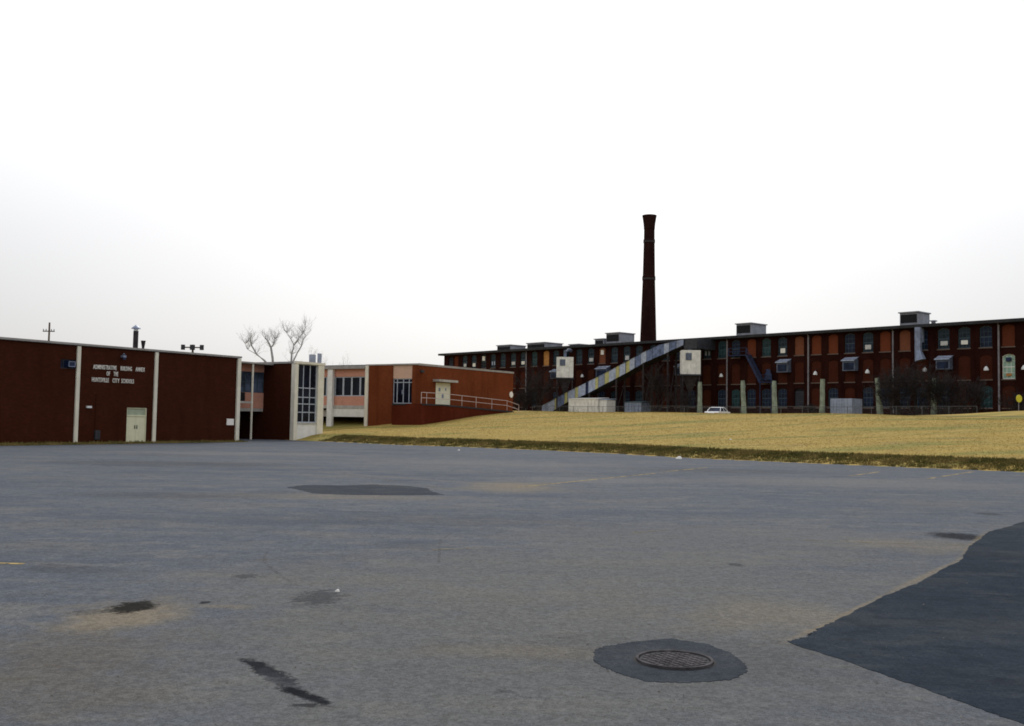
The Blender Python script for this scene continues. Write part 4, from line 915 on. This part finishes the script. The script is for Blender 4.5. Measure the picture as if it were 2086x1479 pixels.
# access road along the crest
mb = MB(); A_ = [30 + k*2. for k in range(40)]
for d_, zz_ in ((35.0, .03), (45.5, .03)):
    for a in A_: x = p0[0]+ED[0]*a+EN[0]*d_; y = p0[1]+ED[1]*a+EN[1]*d_; mb.v.append((x, y, hz(x, y)+zz_))
n = len(A_); mb.f = [(k, k+1, n+k+1, n+k) for k in range(n-1)]
mb.build('access_road', 'road_surface')['kind'] = 'structure'

# ------------------------------------------------------------------ trees and shrubs (leafless)
def branch(mt, mc_, p, d, L, r, lev, rnd, spread, upb=.12, seg=3, rmin=.009):
    pts = [p.copy()]; rad = [r]; q = p.copy(); dd = d.copy()
    for k in range(seg):
        dd = (dd + Vector((rnd.gauss(0, .16), rnd.gauss(0, .16), rnd.gauss(upb, .1)))).normalized(); q = q + dd*L/seg; pts.append(q.copy()); rad.append(r*(1-.4*(k+1)/seg))
    (mt if r > .025 else mc_).tube(pts, rad, 5 if r > .05 else 3, False)
    if lev <= 0: return
    for k in range(rnd.choice((2, 3, 3)) if lev > 1 else 3):
        i = rnd.randint(1, seg) if k else seg
        nd = (dd + Vector((rnd.gauss(0, spread), rnd.gauss(0, spread), rnd.gauss(.05, spread*.7)))).normalized()
        branch(mt, mc_, pts[i], nd, L*rnd.uniform(.6, .82), max(rmin, rad[i]*rnd.uniform(.55, .75)), lev-1, rnd, spread, upb, seg, rmin)
def bare_tree(name, x, y, h, seed, label, cat, lev=5, stems=1, spread=.55, group=None, bark='bark', tw='twig', r0=None, z=None, rmin=.009):
    rnd = random.Random(seed); mt, mc_ = MB(), MB(); zg = hz(x, y) if z is None else z
    for s_ in range(stems):
        a = rnd.uniform(0, 6.28); tilt = rnd.uniform(.1, .5) if stems > 1 else rnd.uniform(0, .08)
        branch(mt, mc_, Vector((math.cos(a)*.25*(stems > 1), math.sin(a)*.25*(stems > 1), -.1)), Vector((math.cos(a)*tilt, math.sin(a)*tilt, 1)).normalized(), h*(.36 if lev > 3 else .42), (r0 or h*.022)/(1.5 if stems > 1 else 1), lev, rnd, spread, rmin=rmin)
    e = empty(name, (x, y, zg), 0, label, cat, group); mt.build('trunk', bark, e); mc_.build('crown', tw, e); return e
def at_mill(px, y0): x = ML.hx(px, 830, y0)[0]; return ML.w(x, y0)
for i, (px, y0, h, lev, stems, sp, lab) in enumerate((
    (1092, -9, 8.2, 5, 5, .6, 'tallest bare dark tree clump between the school wing and the conveyor'),
    (1066, -11, 5.2, 5, 5, .6, 'low bare thicket against the end of the school wing'),
    (1334, -8, 7.5, 5, 3, .5, 'slim bare tree under the upper half of the conveyor'),
    (1392, -9, 5.2, 4, 4, .6, 'bare shrub beneath the stained white dust collector'),
    (1825, -10, 6.4, 5, 6, .65, 'bare dark thicket beside the leaning pale post'),
    (1868, -9, 7.4, 5, 6, .65, 'tall bare dark thicket below the grey vertical wall duct'),
    (1925, -10, 6.2, 5, 6, .65, 'broad bare dark thicket below the air conditioned windows'),
    (1975, -9, 5.4, 5, 5, .65, 'lower bare thicket beside the teal ground floor window'),
    (1650, -9, 2.6, 4, 5, .7, 'small dark shrub at the foot of a mill downspout'),
    (2070, -8, 4., 4, 5, .7, 'small bare thicket behind the yellow round sign'))):
    x, y = at_mill(px, y0); bare_tree('bare_tree' if h > 5 else 'bare_shrub', x, y, h, 40+i, lab, 'tree' if h > 5 else 'shrub', lev, stems+3, sp, rmin=.022)
# pollarded tree behind the stair block: limbs follow the photo, its distance from its height
TY = 128.
tb = at(590, 735, TY); zg = hz(tb.x, TY); e = empty('pollarded_tree', (tb.x-.6, TY, zg), 0, 'large bare pollarded tree rising behind the glazed stair block', 'tree')
mt, mc_ = MB(), MB(); rnd = random.Random(5); org = Vector((tb.x-.6, TY, zg))
def P(px, py, dy=0.): return at(px, py, TY+dy)-org
fork = Vector((-.2, 0, 4.)); mt.tube([(0,0,-.2),(0,0,1.5),fork], [.62,.5,.45], 9, False)
LIMBS = [([(548,745),(538,734),(523,722),(512,703),(510,690)], .3, 1.5), ([(557,750),(555,728),(552,708),(546,695),(540,689)], .34, -1.), ([(552,708),(558,700),(560,692)], .16, -1.), ([(593,740),(594,722),(599,703)], .26, .5), ([(599,703),(592,690),(584,678)], .15, .5), ([(599,703),(608,690),(617,678),(622,668)], .17, .5), ([(598,735),(606,718),(614,705),(617,693),(624,684)], .2, 1.5), ([(523,722),(505,712),(500,700)], .1, 1.5)]
for pp, r, dy in LIMBS:
    r *= .5; pts = [P(a, b, dy) for a, b in pp]; rads = [r*(1-.55*k/(len(pts)-1)) for k in range(len(pts))]
    if pp[0][1] > 730: pts = [fork] + pts; rads = [.36] + rads
    mt.tube(pts, rads, 6, False)
    for k in range(22):
        i = rnd.randint(max(1, len(pts)-3), len(pts)-1); d = Vector((rnd.gauss(0, .6), rnd.gauss(0, .6), rnd.uniform(.4, 1.))).normalized()
        branch(mt, mc_, pts[i], d, rnd.uniform(.5, 1.1), .02, 2, rnd, .55, rmin=.006)
mt.build('trunk', 'bark_pale', e); mc_.build('crown', 'bark_pale', e)
for i, (px, Y, h) in enumerate(((690,190,11.),(724,205,11.4),(785,210,12.2),(640,170,10.8),(232,150,9.6),(1690,230,1.),(1380,225,17.5),(1395,232,17.5))):
    if h < 2: continue
    c = at(px, 740, Y); bare_tree('distant_tree', c.x, Y, h, 90+i, 'faint bare tree top behind the mill roof beside the chimney' if px > 1000 else 'faint bare tree top behind the annex roof' if px < 500 else 'faint bare tree top behind the school wing roof', 'tree', 5, 1, .6, 'bare trees behind the roofs', 'bark_pale', 'bark_pale', .16)

# ------------------------------------------------------------------ utility poles
def pole(px, pt, Y, arm_px, arm_y, label, kind):
    c = at(px, pt, Y); zg = hz(c.x, Y); e = empty('utility_pole', (c.x, Y, zg), 0, label, 'utility pole'); h = c.z-zg
    MB().tube([(0,0,-.3),(0,0,h)], [.19, .12], 8).build('shaft', 'wood_pole', e)
    az = at(px, arm_y, Y).z-zg; w = arm_px*Y/F/2
    ar = MB().box(-w, w, -.2, -.1, az-.07, az+.07).build('crossarm', 'wood_pole', e)
    for k in ((-.9, -.45, .45, .9) if kind == 0 else (-.85, 0., .85)):
        if kind == 0: MB().tube([(w*k, -.15, az+.07), (w*k, -.15, az+.3)], [.05, .07], 6).build('insulator', 'galv', ar)
        else: MB().tube([(w*k, -.16, az-.28), (w*k, -.16, az+.3)], [.24, .24] if k else [.3, .3], 8).build('transformer', 'dark_metal', ar)
pole(101, 657, 140., 24, 675, 'tall wooden utility pole with crossarm behind the annex', 0)
pole(393, 702, 118., 45, 708, 'utility pole top with wide crossarm and transformer cans behind annex roof', 1)

# ------------------------------------------------------------------ grit on the lot
mb = MB(); rnd = random.Random(11)
for _ in range(1500):
    Yp = 4.5 + 22*rnd.random()**1.6; x = rnd.uniform(-.56, .56)*Yp; r_ = rnd.uniform(.004, .011)*(1.6 if rnd.random() < .06 else 1.)
    n = 5; i = len(mb.v); t0 = rnd.uniform(0, 6.28); sq = rnd.uniform(.5, 1.)
    mb.v += [(x+r_*math.cos(t0+k*1.257)*rnd.uniform(.8, 1.2), Yp+r_*sq*math.sin(t0+k*1.257), .0125) for k in range(n)] + [(x, Yp, .0125+r_*rnd.uniform(.5, .9))]
    mb.f += [(i+k, i+(k+1) % n, i+n) for k in range(n)]
plain('grit', (.13, .12, .105), .9, .6, 40.)
tag(mb.build('grit', 'grit'), 'loose grit and small stones scattered over the asphalt', 'gravel', kind='stuff')
